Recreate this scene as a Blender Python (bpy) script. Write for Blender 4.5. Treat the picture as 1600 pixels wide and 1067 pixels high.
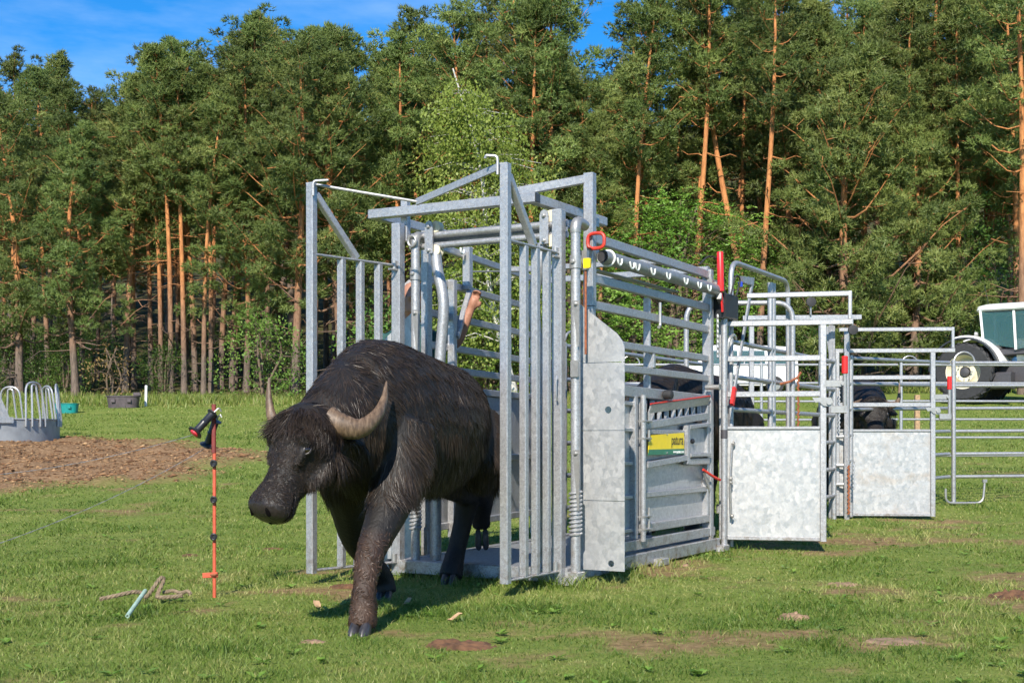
import bpy, bmesh, math, random
import numpy as np
from mathutils import Vector, Matrix
R = math.radians
random.seed(7); RNG = np.random.default_rng(11)
sc = bpy.context.scene
for o in list(bpy.data.objects): bpy.data.objects.remove(o)
col = sc.collection

# ------------------------------------------------------------------ camera
cam_d = bpy.data.cameras.new('camera'); cam = bpy.data.objects.new('camera', cam_d); col.objects.link(cam)
cam.location = (0, 0, .9); cam.rotation_euler = (R(90), 0, 0)
cam_d.sensor_width = 36; cam_d.lens = 45.0; cam_d.shift_y = .0947
cam_d.clip_start = .05; cam_d.clip_end = 2000
sc.camera = cam
# ------------------------------------------------------------------ sky, sun, exposure
SUN_AZ = (-.17, -.985); SUN_EL = R(36)
w = bpy.data.worlds.new('World'); sc.world = w; w.use_nodes = True
nt = w.node_tree; nt.nodes.clear()
out = nt.nodes.new('ShaderNodeOutputWorld'); bg = nt.nodes.new('ShaderNodeBackground')
sky = nt.nodes.new('ShaderNodeTexSky'); sky.sky_type = 'NISHITA'; sky.sun_disc = False
sky.sun_elevation = SUN_EL; sky.sun_rotation = math.atan2(SUN_AZ[0], SUN_AZ[1])
sky.air_density = .85; sky.dust_density = .15; sky.ozone_density = 4.5; sky.altitude = 600
hs = nt.nodes.new('ShaderNodeHueSaturation'); hs.inputs['Saturation'].default_value = 1.32
tc = nt.nodes.new('ShaderNodeTexCoord'); mp = nt.nodes.new('ShaderNodeMapping'); mp.inputs['Scale'].default_value = (2.2, 2.2, 9)
mp.inputs['Rotation'].default_value = (0, R(12), 0)
nz = nt.nodes.new('ShaderNodeTexNoise'); nz.inputs['Scale'].default_value = 2.1; nz.inputs['Detail'].default_value = 6; nz.inputs['Roughness'].default_value = .6
rp = nt.nodes.new('ShaderNodeValToRGB'); rp.color_ramp.elements[0].position = .46; rp.color_ramp.elements[0].color = (0, 0, 0, 1)
rp.color_ramp.elements[1].position = .78; rp.color_ramp.elements[1].color = (.28, .28, .28, 1)
mx = nt.nodes.new('ShaderNodeMix'); mx.data_type = 'RGBA'; mx.inputs['B'].default_value = (4.6, 5.6, 6.6, 1)
L_ = nt.links.new
L_(tc.outputs['Generated'], mp.inputs['Vector']); L_(mp.outputs[0], nz.inputs['Vector']); L_(nz.outputs['Fac'], rp.inputs[0])
L_(sky.outputs[0], hs.inputs['Color']); L_(hs.outputs[0], mx.inputs['A']); L_(rp.outputs[0], mx.inputs['Factor'])
L_(mx.outputs['Result'], bg.inputs['Color']); bg.inputs['Strength'].default_value = .13
L_(bg.outputs[0], out.inputs['Surface'])
sd = bpy.data.lights.new('sun', 'SUN'); sd.energy = 5.0; sd.angle = R(.55); sd.color = (1, .93, .82)
sun = bpy.data.objects.new('sun', sd); col.objects.link(sun)
h_ = math.hypot(*SUN_AZ)
to_sun = Vector((SUN_AZ[0]/h_*math.cos(SUN_EL), SUN_AZ[1]/h_*math.cos(SUN_EL), math.sin(SUN_EL)))
sun.rotation_euler = to_sun.to_track_quat('Z', 'Y').to_euler(); sun.location = (0, -5, 12)
vs = sc.view_settings; vs.view_transform = 'Standard'; vs.look = 'None'; vs.exposure = .65; vs.gamma = 1; vs.use_curve_mapping = False
sc.cycles.max_bounces = 5; sc.cycles.transparent_max_bounces = 8; sc.cycles.diffuse_bounces = 2; sc.cycles.glossy_bounces = 2; sc.cycles.transmission_bounces = 3; sc.cycles.use_adaptive_sampling = True; sc.cycles.adaptive_threshold = .03

# ------------------------------------------------------------------ helpers
def tag(o, label=None, cat=None, group=None, kind=None):
    if label: o['label'] = label
    if cat: o['category'] = cat
    if group: o['group'] = group
    if kind: o['kind'] = kind
    return o
def empty(name, loc=(0, 0, 0), rz=0, label=None, cat=None, group=None):
    o = bpy.data.objects.new(name, None); col.objects.link(o); o.location = loc; o.rotation_euler = (0, 0, rz)
    o.empty_display_size = .1
    return tag(o, label, cat, group)
def link(name, me, parent=None, loc=None):
    o = bpy.data.objects.new(name, me); col.objects.link(o)
    if parent is not None: o.parent = parent
    if loc is not None: o.location = loc
    return o
def copy_tree(o, parent=None):
    c = o.copy(); col.objects.link(c); c.parent = parent
    for ch in o.children: copy_tree(ch, c)
    return c
V3 = lambda p: np.array(p, dtype=float)
def nrm(v):
    v = V3(v); n = np.linalg.norm(v); return v/n if n > 1e-12 else v
def frame(d, up=(0, 0, 1)):
    d = nrm(d); up = V3(up)
    if abs(np.dot(d, nrm(up))) > .98: up = V3((1, 0, 0)) if abs(d[0]) < .9 else V3((0, 1, 0))
    s = nrm(np.cross(d, up)); u = np.cross(s, d); return d, s, u
class MB:
    def __init__(s): s.v = []; s.f = []
    def add(s, vs, fs):
        b = len(s.v); s.v += [tuple(map(float, p)) for p in vs]; s.f += [tuple(b+i for i in f) for f in fs]; return s
    def loft(s, rings, cap=True, closed=False):
        n = len(rings[0]); vs = [p for r in rings for p in r]; fs = []; m = len(rings)
        for i in range(m if closed else m-1):
            a, b = i*n, ((i+1) % m)*n
            for j in range(n):
                k = (j+1) % n; fs.append((a+j, a+k, b+k, b+j))
        if cap and not closed: fs.append(tuple(range(n))[::-1]); fs.append(tuple((m-1)*n+j for j in range(n)))
        return s.add(vs, fs)
    def bar(s, p, q, w, h=None, up=(0, 0, 1), c=.005):
        h = w if h is None else h; p = V3(p); q = V3(q); d, sd, u = frame(q-p, up); a, b = w/2, h/2; c = min(c, a*.6, b*.6)
        pr = [(a, -b+c), (a, b-c), (a-c, b), (-a+c, b), (-a, b-c), (-a, -b+c), (-a+c, -b), (a-c, -b)]
        return s.loft([[o+sd*x+u*y for x, y in pr] for o in (p, q)])
    def box(s, c, size, ch=.004):
        c = V3(c); return s.bar(c-V3((size[0]/2, 0, 0)), c+V3((size[0]/2, 0, 0)), size[1], size[2], c=ch)
    def tube(s, pts, r, n=12, closed=False, cap=True, flat=None):
        pts = [V3(p) for p in pts]; m = len(pts); rr = r if hasattr(r, '__len__') else [r]*m; rings = []; pu = None
        for i, p in enumerate(pts):
            if closed: d = pts[(i+1) % m]-pts[i-1]
            else: d = pts[min(i+1, m-1)]-pts[max(i-1, 0)]
            d = nrm(d)
            if pu is None: _, sd, u = frame(d)
            else:
                u = nrm(pu-d*np.dot(pu, d)); sd = np.cross(d, u)
            pu = u; fl = 1 if flat is None else flat
            rings.append([p+(sd*math.cos(2*math.pi*k/n)*fl+u*math.sin(2*math.pi*k/n))*rr[i] for k in range(n)])
        return s.loft(rings, cap, closed)
    def cyl(s, p, q, r, n=16): return s.tube([p, q], r, n)
    def lathe(s, prof, o=(0, 0, 0), ax=(0, 0, 1), n=24, cap=True):
        d, sd, u = frame(ax); o = V3(o)
        return s.loft([[o+d*z+(sd*math.cos(2*math.pi*k/n)+u*math.sin(2*math.pi*k/n))*r for k in range(n)] for r, z in prof], cap)
    def prism(s, poly, d):
        d = V3(d); a = [V3(p) for p in poly]; return s.loft([a, [p+d for p in a]])
    def build(s, name, mat, parent=None, smooth=40, loc=None):
        me = bpy.data.meshes.new(name); me.from_pydata(s.v, [], s.f); 
        bm = bmesh.new(); bm.from_mesh(me); bmesh.ops.recalc_face_normals(bm, faces=bm.faces); bm.to_mesh(me); bm.free()
        if smooth: me.shade_smooth(); me.set_sharp_from_angle(angle=R(smooth))
        me.materials.append(mat); return link(name, me, parent, loc)
def np_mesh(name, verts, faces, mat, parent=None, colors=None, smooth=False, cname='tint'):
    """faces: (N,k) array of equal-size polygons"""
    verts = np.asarray(verts, dtype=np.float32); faces = np.asarray(faces, dtype=np.int32); k = faces.shape[1]
    me = bpy.data.meshes.new(name); me.vertices.add(len(verts)); me.vertices.foreach_set('co', verts.ravel())
    me.loops.add(faces.size); me.loops.foreach_set('vertex_index', faces.ravel())
    me.polygons.add(len(faces)); me.polygons.foreach_set('loop_start', np.arange(0, faces.size, k, dtype=np.int32))
    if smooth: me.polygons.foreach_set('use_smooth', np.ones(len(faces), dtype=bool))
    me.update(calc_edges=True)
    if colors is not None:
        a = me.color_attributes.new(cname, 'FLOAT_COLOR', 'POINT'); c = np.ones((len(verts), 4), np.float32); c[:, :3] = colors; a.data.foreach_set('color', c.ravel())
    me.materials.append(mat); return link(name, me, parent)
def arc(c, r, a0, a1, n, ex, ey):
    c = V3(c); ex = V3(ex); ey = V3(ey); return [c+ex*math.cos(a0+(a1-a0)*i/n)*r+ey*math.sin(a0+(a1-a0)*i/n)*r for i in range(n+1)]
def rounded(pts, r, n=5):
    pts = [V3(p) for p in pts]; o = [pts[0]]
    for i in range(1, len(pts)-1):
        a, b, c = pts[i-1], pts[i], pts[i+1]; d1 = nrm(a-b); d2 = nrm(c-b); rr = min(r, np.linalg.norm(a-b)*.49, np.linalg.norm(c-b)*.49)
        p0, p1 = b+d1*rr, b+d2*rr
        for k in range(n+1):
            t = k/n; o.append(p0*(1-t)**2+b*2*t*(1-t)+p1*t*t)
    return o+[pts[-1]]
def spline(pts, n):
    pts = [V3(p) for p in pts]; P = [2*pts[0]-pts[1]]+pts+[2*pts[-1]-pts[-2]]; o = []
    for i in range(1, len(P)-2):
        for k in range(n):
            t = k/n; a, b, c, d = P[i-1:i+3]
            o.append(.5*((2*b)+(c-a)*t+(2*a-5*b+4*c-d)*t*t+(3*b-a-3*c+d)*t**3))
    return o+[pts[-1]]
# smooth pseudo noise shared by terrain, grass and dirt
def vnoise(x, y, s, seed=0):
    x = np.asarray(x, float)*s; y = np.asarray(y, float)*s; xi = np.floor(x); yi = np.floor(y); fx = x-xi; fy = y-yi; fx = fx*fx*(3-2*fx); fy = fy*fy*(3-2*fy)
    def h(a, b):
        v = np.sin(a*127.1+b*311.7+seed*74.7)*43758.5453; return v-np.floor(v)
    return (h(xi, yi)*(1-fx)+h(xi+1, yi)*fx)*(1-fy)+(h(xi, yi+1)*(1-fx)+h(xi+1, yi+1)*fx)*fy
def fbm(x, y, s, seed=0): return (vnoise(x, y, s, seed)+.5*vnoise(x, y, s*2.1, seed+1)+.25*vnoise(x, y, s*4.3, seed+2))/1.75
def gz(x, y):
    y = np.asarray(y, float); x = np.asarray(x, float); d = np.maximum(0, y-11)
    z = np.where(y < 60, .0156*d**1.415, .0156*49**1.415+(y-60)*.12+np.maximum(0, y-66)*.16)
    return z+(fbm(x, y, .35, 5)-.5)*.05*np.clip((y-9)/6, 0, 1)+(fbm(x, y, 1.1, 3)-.5)*.025*np.clip((y-3)/3, 0, 1)*np.clip(abs(x-.6)/2.5+.3, .3, 1)
def GZ(x, y): return float(gz(x, y))
F_ = 2000.
def at(px, py, Z): return ((px-800)/F_*Z, Z, .9+(685-py)/F_*Z)
def gx(px, Z): return ((px-800)/F_*Z, Z, GZ((px-800)/F_*Z, Z))
def mulch(x, y):   # 0..1 : trampled bare earth and litter round the feeder
    x = np.asarray(x, float); y = np.asarray(y, float)
    e = ((x+10.6)/6.7)**2+((y-21.8)/6.6)**2
    n = (fbm(x, y, .6, 9)-.5)*1.5+(fbm(x, y, 2.2, 14)-.5)*.5
    return np.clip((1.02+n*.45-e)*3.2, 0, 1)
def bare(x, y):    # worn spots in the turf
    n = fbm(x, y, .9, 21)*.5+fbm(x, y, 3.2, 31)*.32+fbm(x, y, 9, 33)*.18
    tramp = np.exp(-(((np.asarray(x)-4.2)/3.0)**2+((np.asarray(y)-10.5)/3.5)**2))*.10+np.exp(-(((np.asarray(x)-2.0)/1.1)**2+((np.asarray(y)-5.9)/.8)**2))*.07
    return np.clip((n+tramp-.608)*11, 0, 1)

# ------------------------------------------------------------------ materials
def mat(name):
    m = bpy.data.materials.new(name); m.use_nodes = True; t = m.node_tree; b = t.nodes['Principled BSDF']; return m, t, b
def N(t, kind, **k):
    n = t.nodes.new(kind)
    for a, v in k.items():
        if a in n.inputs: n.inputs[a].default_value = v
        else: setattr(n, a, v)
    return n
def ramp(t, stops):
    n = t.nodes.new('ShaderNodeValToRGB'); e = n.color_ramp.elements
    while len(e) < len(stops): e.new(.5)
    for x, (p, c) in zip(e, stops): x.position = p; x.color = tuple(c)+(1,) if len(c) == 3 else c
    return n
def simple(name, c, rough=.5, metal=0, noise=.12, nscale=30, bump=0, spec=.5):
    m, t, b = mat(name); tc = N(t, 'ShaderNodeTexCoord'); n = N(t, 'ShaderNodeTexNoise', Scale=nscale, Detail=5.)
    t.links.new(tc.outputs['Object'], n.inputs['Vector'])
    r = ramp(t, [(.3, [x*(1-noise) for x in c]), (.7, [min(1, x*(1+noise)) for x in c])]); t.links.new(n.outputs['Fac'], r.inputs[0])
    t.links.new(r.outputs[0], b.inputs['Base Color']); b.inputs['Roughness'].default_value = rough; b.inputs['Metallic'].default_value = metal
    b.inputs['Specular IOR Level'].default_value = spec
    if bump:
        bp = N(t, 'ShaderNodeBump', Strength=bump, Distance=.01); t.links.new(n.outputs['Fac'], bp.inputs['Height']); t.links.new(bp.outputs[0], b.inputs['Normal'])
    return m
def galv(name, base=.50, scale=60, contrast=.22, stain=0):
    m, t, b = mat(name); l = t.links.new; tc = N(t, 'ShaderNodeTexCoord')
    ns = N(t, 'ShaderNodeTexNoise', Scale=scale*.35, Detail=3.); l(tc.outputs['Object'], ns.inputs['Vector'])
    ad = N(t, 'ShaderNodeMix', data_type='RGBA', Factor=.06); l(tc.outputs['Object'], ad.inputs['A']); l(ns.outputs['Color'], ad.inputs['B'])
    vo = N(t, 'ShaderNodeTexVoronoi', Scale=scale); l(ad.outputs['Result'], vo.inputs['Vector'])
    bw = N(t, 'ShaderNodeSeparateColor'); l(vo.outputs['Color'], bw.inputs[0])
    big = N(t, 'ShaderNodeTexNoise', Scale=3.5, Detail=5.); l(tc.outputs['Object'], big.inputs['Vector'])
    r = ramp(t, [(0, (base*(1-contrast),)*2+(base*(1-contrast)*1.03,)), (1, (base*(1+contrast*.8), base*(1+contrast*.82), base*(1+contrast*.85)))])
    mm = N(t, 'ShaderNodeMath', operation='MULTIPLY_ADD'); l(bw.outputs[0], mm.inputs[0]); mm.inputs[1].default_value = .62
    m2 = N(t, 'ShaderNodeMath', operation='MULTIPLY'); l(big.outputs['Fac'], m2.inputs[0]); m2.inputs[1].default_value = .42; l(m2.outputs[0], mm.inputs[2])
    l(mm.outputs[0], r.inputs[0]); last = r.outputs[0]
    if stain:
        sn = N(t, 'ShaderNodeTexNoise', Scale=2.2, Detail=6., Roughness=.65); mpn = N(t, 'ShaderNodeMapping'); mpn.inputs['Scale'].default_value = (1, 1, 3.2); l(tc.outputs['Object'], mpn.inputs['Vector']); l(mpn.outputs[0], sn.inputs['Vector'])
        sr = ramp(t, [(.5, (0, 0, 0)), (.72, (stain,)*3)]); l(sn.outputs['Fac'], sr.inputs[0])
        sm = N(t, 'ShaderNodeMix', data_type='RGBA'); sm.inputs['B'].default_value = (.46, .36, .25, 1); l(sr.outputs[0], sm.inputs['Factor']); l(last, sm.inputs['A']); last = sm.outputs['Result']
    sz = N(t, 'ShaderNodeSeparateXYZ'); l(tc.outputs['Object'], sz.inputs[0]); dz = N(t, 'ShaderNodeMapRange'); dz.inputs['From Min'].default_value = .42; dz.inputs['From Max'].default_value = .03; dz.inputs['To Max'].default_value = .75; l(sz.outputs['Z'], dz.inputs[0])
    dn_ = N(t, 'ShaderNodeTexNoise', Scale=16., Detail=6., Roughness=.7); l(tc.outputs['Object'], dn_.inputs['Vector']); dr_ = ramp(t, [(.48, (0, 0, 0)), (.64, (1, 1, 1))]); l(dn_.outputs['Fac'], dr_.inputs[0]); dm = N(t, 'ShaderNodeMath', operation='MULTIPLY'); l(dz.outputs[0], dm.inputs[0]); l(dr_.outputs[0], dm.inputs[1])
    mud = N(t, 'ShaderNodeMix', data_type='RGBA'); mud.inputs['B'].default_value = (.17, .12, .07, 1); l(dm.outputs[0], mud.inputs['Factor']); l(last, mud.inputs['A']); last = mud.outputs['Result']
    l(last, b.inputs['Base Color']); b.inputs['Metallic'].default_value = .62
    rr = N(t, 'ShaderNodeMapRange'); rr.inputs['To Min'].default_value = .34; rr.inputs['To Max'].default_value = .6; l(bw.outputs[1], rr.inputs[0]); l(rr.outputs[0], b.inputs['Roughness'])
    bp = N(t, 'ShaderNodeBump', Strength=.12, Distance=.004); l(ns.outputs['Fac'], bp.inputs['Height']); l(bp.outputs[0], b.inputs['Normal'])
    return m
M = {}
def sheetmat(name, base=.42, stain=0):
    m, t, b = mat(name); l = t.links.new; tc = N(t, 'ShaderNodeTexCoord')
    wp = N(t, 'ShaderNodeTexNoise', Scale=9., Detail=4., Roughness=.6); l(tc.outputs['Object'], wp.inputs['Vector'])
    mpn = N(t, 'ShaderNodeMapping'); mpn.inputs['Scale'].default_value = (1, 1, .8); ad = N(t, 'ShaderNodeMix', data_type='RGBA', Factor=.05); l(tc.outputs['Object'], ad.inputs['A']); l(wp.outputs['Color'], ad.inputs['B']); l(ad.outputs['Result'], mpn.inputs['Vector'])
    v1 = N(t, 'ShaderNodeTexVoronoi', Scale=34.); l(mpn.outputs[0], v1.inputs['Vector']); v2 = N(t, 'ShaderNodeTexVoronoi', Scale=85.); l(mpn.outputs[0], v2.inputs['Vector'])
    s1 = N(t, 'ShaderNodeSeparateColor'); l(v1.outputs['Color'], s1.inputs[0]); s2 = N(t, 'ShaderNodeSeparateColor'); l(v2.outputs['Color'], s2.inputs[0])
    bm_ = N(t, 'ShaderNodeMapping'); bm_.inputs['Scale'].default_value = (1.2, 1.2, 2.4); l(tc.outputs['Object'], bm_.inputs['Vector']); bn = N(t, 'ShaderNodeTexNoise', Scale=2.2, Detail=6., Distortion=1.2, Roughness=.6); l(bm_.outputs[0], bn.inputs['Vector'])
    a = N(t, 'ShaderNodeMath', operation='MULTIPLY_ADD'); l(s1.outputs[0], a.inputs[0]); a.inputs[1].default_value = .46; a2 = N(t, 'ShaderNodeMath', operation='MULTIPLY_ADD'); l(s2.outputs[0], a2.inputs[0]); a2.inputs[1].default_value = .28; a3 = N(t, 'ShaderNodeMath', operation='MULTIPLY'); l(bn.outputs['Fac'], a3.inputs[0]); a3.inputs[1].default_value = .36; l(a3.outputs[0], a2.inputs[2]); l(a2.outputs[0], a.inputs[2])
    r = ramp(t, [(.25, (base*.84, base*.87, base*.88)), (.55, (base, base*1.01, base*1.01)), (.85, (base*1.17, base*1.17, base*1.15))]); l(a.outputs[0], r.inputs[0]); last = r.outputs[0]
    if stain:
        sn = N(t, 'ShaderNodeTexNoise', Scale=2.6, Detail=7., Roughness=.68, Distortion=.8); mp2 = N(t, 'ShaderNodeMapping'); mp2.inputs['Scale'].default_value = (1, 1, 2.2); l(tc.outputs['Object'], mp2.inputs['Vector']); l(mp2.outputs[0], sn.inputs['Vector'])
        sr = ramp(t, [(.5, (0, 0, 0)), (.7, (stain,)*3)]); l(sn.outputs['Fac'], sr.inputs[0]); sm = N(t, 'ShaderNodeMix', data_type='RGBA'); sm.inputs['B'].default_value = (.36, .27, .18, 1); l(sr.outputs[0], sm.inputs['Factor']); l(last, sm.inputs['A']); last = sm.outputs['Result']
    l(last, b.inputs['Base Color']); b.inputs['Metallic'].default_value = .5; rr = N(t, 'ShaderNodeMapRange'); rr.inputs['To Min'].default_value = .36; rr.inputs['To Max'].default_value = .58; l(s1.outputs[1], rr.inputs[0]); l(rr.outputs[0], b.inputs['Roughness'])
    dn = N(t, 'ShaderNodeTexNoise', Scale=3.2, Detail=2.); l(bm_.outputs[0], dn.inputs['Vector']); bp = N(t, 'ShaderNodeBump', Strength=.10, Distance=.02); l(dn.outputs['Fac'], bp.inputs['Height']); l(bp.outputs[0], b.inputs['Normal']); return m
M['galv'] = galv('galvanised_steel', .40, 120, .36)
M['sheet'] = sheetmat('galvanised_sheet', .42)
M['sheet2'] = sheetmat('weathered_sheet', .42, .5)
M['dull'] = galv('dull_galvanised', .46, 60, .16)
M['zinc'] = simple('bright_zinc', (.36, .355, .34), .38, .6, .1, 40)
M['red'] = simple('red_grip', (.62, .02, .018), .38, 0, .12, 20)
M['redrust'] = simple('red_wire', (.5, .035, .02), .5, 0, .3, 60)
M['rust'] = simple('rusty_rod', (.24, .075, .03), .75, 0, .4, 50, .3)
M['rubber'] = simple('black_rubber', (.022, .022, .024), .7, 0, .3, 20, .2)
M['blackplastic'] = simple('black_plastic', (.02, .021, .024), .35, 0, .2, 30)
M['greyplastic'] = simple('charcoal_plastic', (.055, .052, .058), .5, 0, .2, 20)
M['white'] = simple('white_paint', (.78, .78, .77), .3, 0, .04, 8)
M['yellow'] = simple('yellow_sign', (.85, .62, .01), .45, 0, .05, 20)
M['green'] = simple('green_sign', (.02, .17, .09), .45, 0, .08, 20)
M['inkblack'] = simple('black_print', (.015, .018, .02), .5)
M['inkwhite'] = simple('white_print', (.75, .78, .75), .5)
M['teal'] = simple('teal_plastic', (.005, .20, .19), .4, 0, .12, 10)
M['tub'] = simple('dark_tub_plastic', (.07, .055, .058), .55, 0, .3, 9)
M['cream'] = simple('cream_rim_paint', (.66, .60, .45), .45, .0, .12, 8)
M['conc'] = simple('dusty_feeder_sheet', (.30, .315, .325), .6, .15, .14, 6, .1)
M['orange'] = simple('orange_red_stake', (.45, .075, .032), .55, 0, .22, 25, .15)
M['maroon'] = simple('maroon_stake', (.16, .022, .018), .6, 0, .25, 25)
M['pinkred'] = simple('pink_red_plastic', (.75, .04, .07), .4)
M['rope'] = simple('frayed_rope', (.20, .15, .095), .9, 0, .35, 45, .5)
M['rod'] = simple('pale_green_rod', (.30, .42, .34), .5, 0, .2, 30)
M['dung'] = simple('dry_dung', (.12, .058, .027), .95, 0, .5, 22, .8)
M['dung2'] = simple('pale_dung', (.23, .15, .09), .95, 0, .4, 22, .8)
M['wood'] = simple('weathered_stake', (.34, .22, .12), .8, 0, .3, 30, .3)
M['deadleaf'] = simple('dead_leaf', (.42, .27, .15), .8, 0, .3, 30)
def glassmat():
    m, t, b = mat('tinted_glass'); b.inputs['Base Color'].default_value = (.03, .10, .11, 1); b.inputs['Roughness'].default_value = .05
    b.inputs['Alpha'].default_value = .55; return m
M['glass'] = glassmat()

# ================================================================== SETTING: ground
def ground_material():
    m, t, b = mat('pasture_ground'); l = t.links.new
    at_ = N(t, 'ShaderNodeVertexColor', layer_name='tint'); sp = N(t, 'ShaderNodeSeparateColor'); l(at_.outputs['Color'], sp.inputs[0])
    tc = N(t, 'ShaderNodeTexCoord')
    n1 = N(t, 'ShaderNodeTexNoise', Scale=1.3, Detail=8., Roughness=.7); l(tc.outputs['Object'], n1.inputs['Vector'])
    n2 = N(t, 'ShaderNodeTexNoise', Scale=14., Detail=6., Roughness=.75); l(tc.outputs['Object'], n2.inputs['Vector'])
    g = ramp(t, [(.25, (.085, .12, .024)), (.48, (.15, .20, .038)), (.62, (.22, .24, .06)), (.8, (.30, .24, .11))]); 
    a = N(t, 'ShaderNodeMix', data_type='FLOAT', Factor=.5); l(n1.outputs['Fac'], a.inputs['A']); l(n2.outputs['Fac'], a.inputs['B']); l(a.outputs[0], g.inputs[0])
    d = ramp(t, [(.3, (.10, .056, .028)), (.5, (.24, .145, .075)), (.7, (.38, .25, .14))]); l(n2.outputs['Fac'], d.inputs[0])
    x = N(t, 'ShaderNodeMix', data_type='RGBA'); l(sp.outputs[0], x.inputs['Factor']); l(g.outputs[0], x.inputs['A']); l(d.outputs[0], x.inputs['B'])
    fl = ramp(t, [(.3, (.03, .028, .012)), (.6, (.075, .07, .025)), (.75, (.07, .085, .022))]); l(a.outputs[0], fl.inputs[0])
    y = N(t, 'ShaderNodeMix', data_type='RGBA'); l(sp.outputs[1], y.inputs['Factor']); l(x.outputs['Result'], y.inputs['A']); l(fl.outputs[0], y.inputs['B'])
    dr = N(t, 'ShaderNodeMix', data_type='RGBA'); dr.inputs['B'].default_value = (.30, .24, .09, 1); l(sp.outputs[2], dr.inputs['Factor']); l(y.outputs['Result'], dr.inputs['A'])
    l(dr.outputs['Result'], b.inputs['Base Color']); b.inputs['Roughness'].default_value = .95; b.inputs['Specular IOR Level'].default_value = .15
    bp = N(t, 'ShaderNodeBump', Strength=.7, Distance=.04); l(n2.outputs['Fac'], bp.inputs['Height']); l(bp.outputs[0], b.inputs['Normal'])
    return m
ys = np.concatenate([[-60, -30, -15, -7, -2, 1], 3*1.0165**np.arange(0, 300)]); ks = np.linspace(-1, 1, 221); ks = np.sign(ks)*(abs(ks)*.62+.95*abs(ks)**4)
YY, KK = np.meshgrid(ys, ks, indexing='ij'); XX = KK*(np.maximum(YY, 3)+6+np.maximum(0, 3-YY)*2)
mu = mulch(XX, YY); br = bare(XX, YY)*np.clip((30-YY)/10, 0, 1)*.85
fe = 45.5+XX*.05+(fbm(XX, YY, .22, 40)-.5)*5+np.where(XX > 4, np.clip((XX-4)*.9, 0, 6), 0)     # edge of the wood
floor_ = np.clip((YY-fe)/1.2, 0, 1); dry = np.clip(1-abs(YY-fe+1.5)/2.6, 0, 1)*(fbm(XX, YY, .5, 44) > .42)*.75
ZZ = gz(XX, YY)+mu*(fbm(XX, YY, 1.6, 50)-.3)*.30+mu*(fbm(XX, YY, 5, 52)-.5)*.06
nr, nc = XX.shape; idx = np.arange(nr*nc).reshape(nr, nc)
gf = np.stack([idx[:-1, :-1], idx[:-1, 1:], idx[1:, 1:], idx[1:, :-1]], -1).reshape(-1, 4)
ground = np_mesh('ground', np.stack([XX, YY, ZZ], -1).reshape(-1, 3), gf, ground_material(), colors=np.stack([np.maximum(mu, br), floor_, dry], -1).reshape(-1, 3), smooth=True)
tag(ground, 'grazed green pasture rising towards the pine forest', 'pasture', kind='structure')

# ------------------------------------------------------------------ leaf / blade materials driven by natural colour variation
def leafmat(name, c0, c1, c2, trans=.3, rough=.55, objvar=.25):
    m, t, b = mat(name); l = t.links.new
    vc = N(t, 'ShaderNodeVertexColor', layer_name='tint'); sp = N(t, 'ShaderNodeSeparateColor'); l(vc.outputs['Color'], sp.inputs[0])
    r = ramp(t, [(0, c0), (.55, c1), (1, c2)]); l(sp.outputs[0], r.inputs[0])
    oi = N(t, 'ShaderNodeObjectInfo'); mr = N(t, 'ShaderNodeMapRange'); mr.inputs['To Min'].default_value = 1-objvar; mr.inputs['To Max'].default_value = 1+objvar; l(oi.outputs['Random'], mr.inputs[0])
    h = N(t, 'ShaderNodeHueSaturation'); l(r.outputs[0], h.inputs['Color']); l(mr.outputs[0], h.inputs['Value'])
    mr2 = N(t, 'ShaderNodeMapRange'); mr2.inputs['To Min'].default_value = .49; mr2.inputs['To Max'].default_value = .515; 
    fr = N(t, 'ShaderNodeMath', operation='FRACT'); mu_ = N(t, 'ShaderNodeMath', operation='MULTIPLY'); mu_.inputs[1].default_value = 7.3; l(oi.outputs['Random'], mu_.inputs[0]); l(mu_.outputs[0], fr.inputs[0]); l(fr.outputs[0], mr2.inputs[0]); l(mr2.outputs[0], h.inputs['Hue'])
    l(h.outputs[0], b.inputs['Base Color']); b.inputs['Roughness'].default_value = rough; b.inputs['Specular IOR Level'].default_value = .3
    tr = N(t, 'ShaderNodeBsdfTranslucent'); l(h.outputs[0], tr.inputs['Color']); ms = N(t, 'ShaderNodeMixShader', Fac=trans)
    l(b.outputs[0], ms.inputs[1]); l(tr.outputs[0], ms.inputs[2]); l(ms.outputs[0], t.nodes['Material Output'].inputs['Surface']); return m
M['grass'] = leafmat('grass_blades', (.07, .125, .016), (.165, .222, .037), (.34, .32, .115), .3, .5, 0)
M['needle'] = leafmat('pine_needles', (.092, .13, .036), (.165, .215, .054), (.265, .30, .085), .25, .5, .28)
M['robinia'] = leafmat('robinia_leaves', (.09, .16, .022), (.17, .29, .04), (.27, .38, .07), .3, .45, .12)
M['birch'] = leafmat('birch_leaves', (.12, .16, .026), (.2, .26, .045), (.3, .34, .08), .35, .5, .1)
M['shrub'] = leafmat('shrub_leaves', (.05, .10, .017), (.10, .18, .03), (.17, .26, .05), .3, .5, .3)
M['dryleaf'] = leafmat('dry_leaves', (.16, .10, .03), (.26, .17, .06), (.36, .27, .11), .3, .7, .1)
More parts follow.
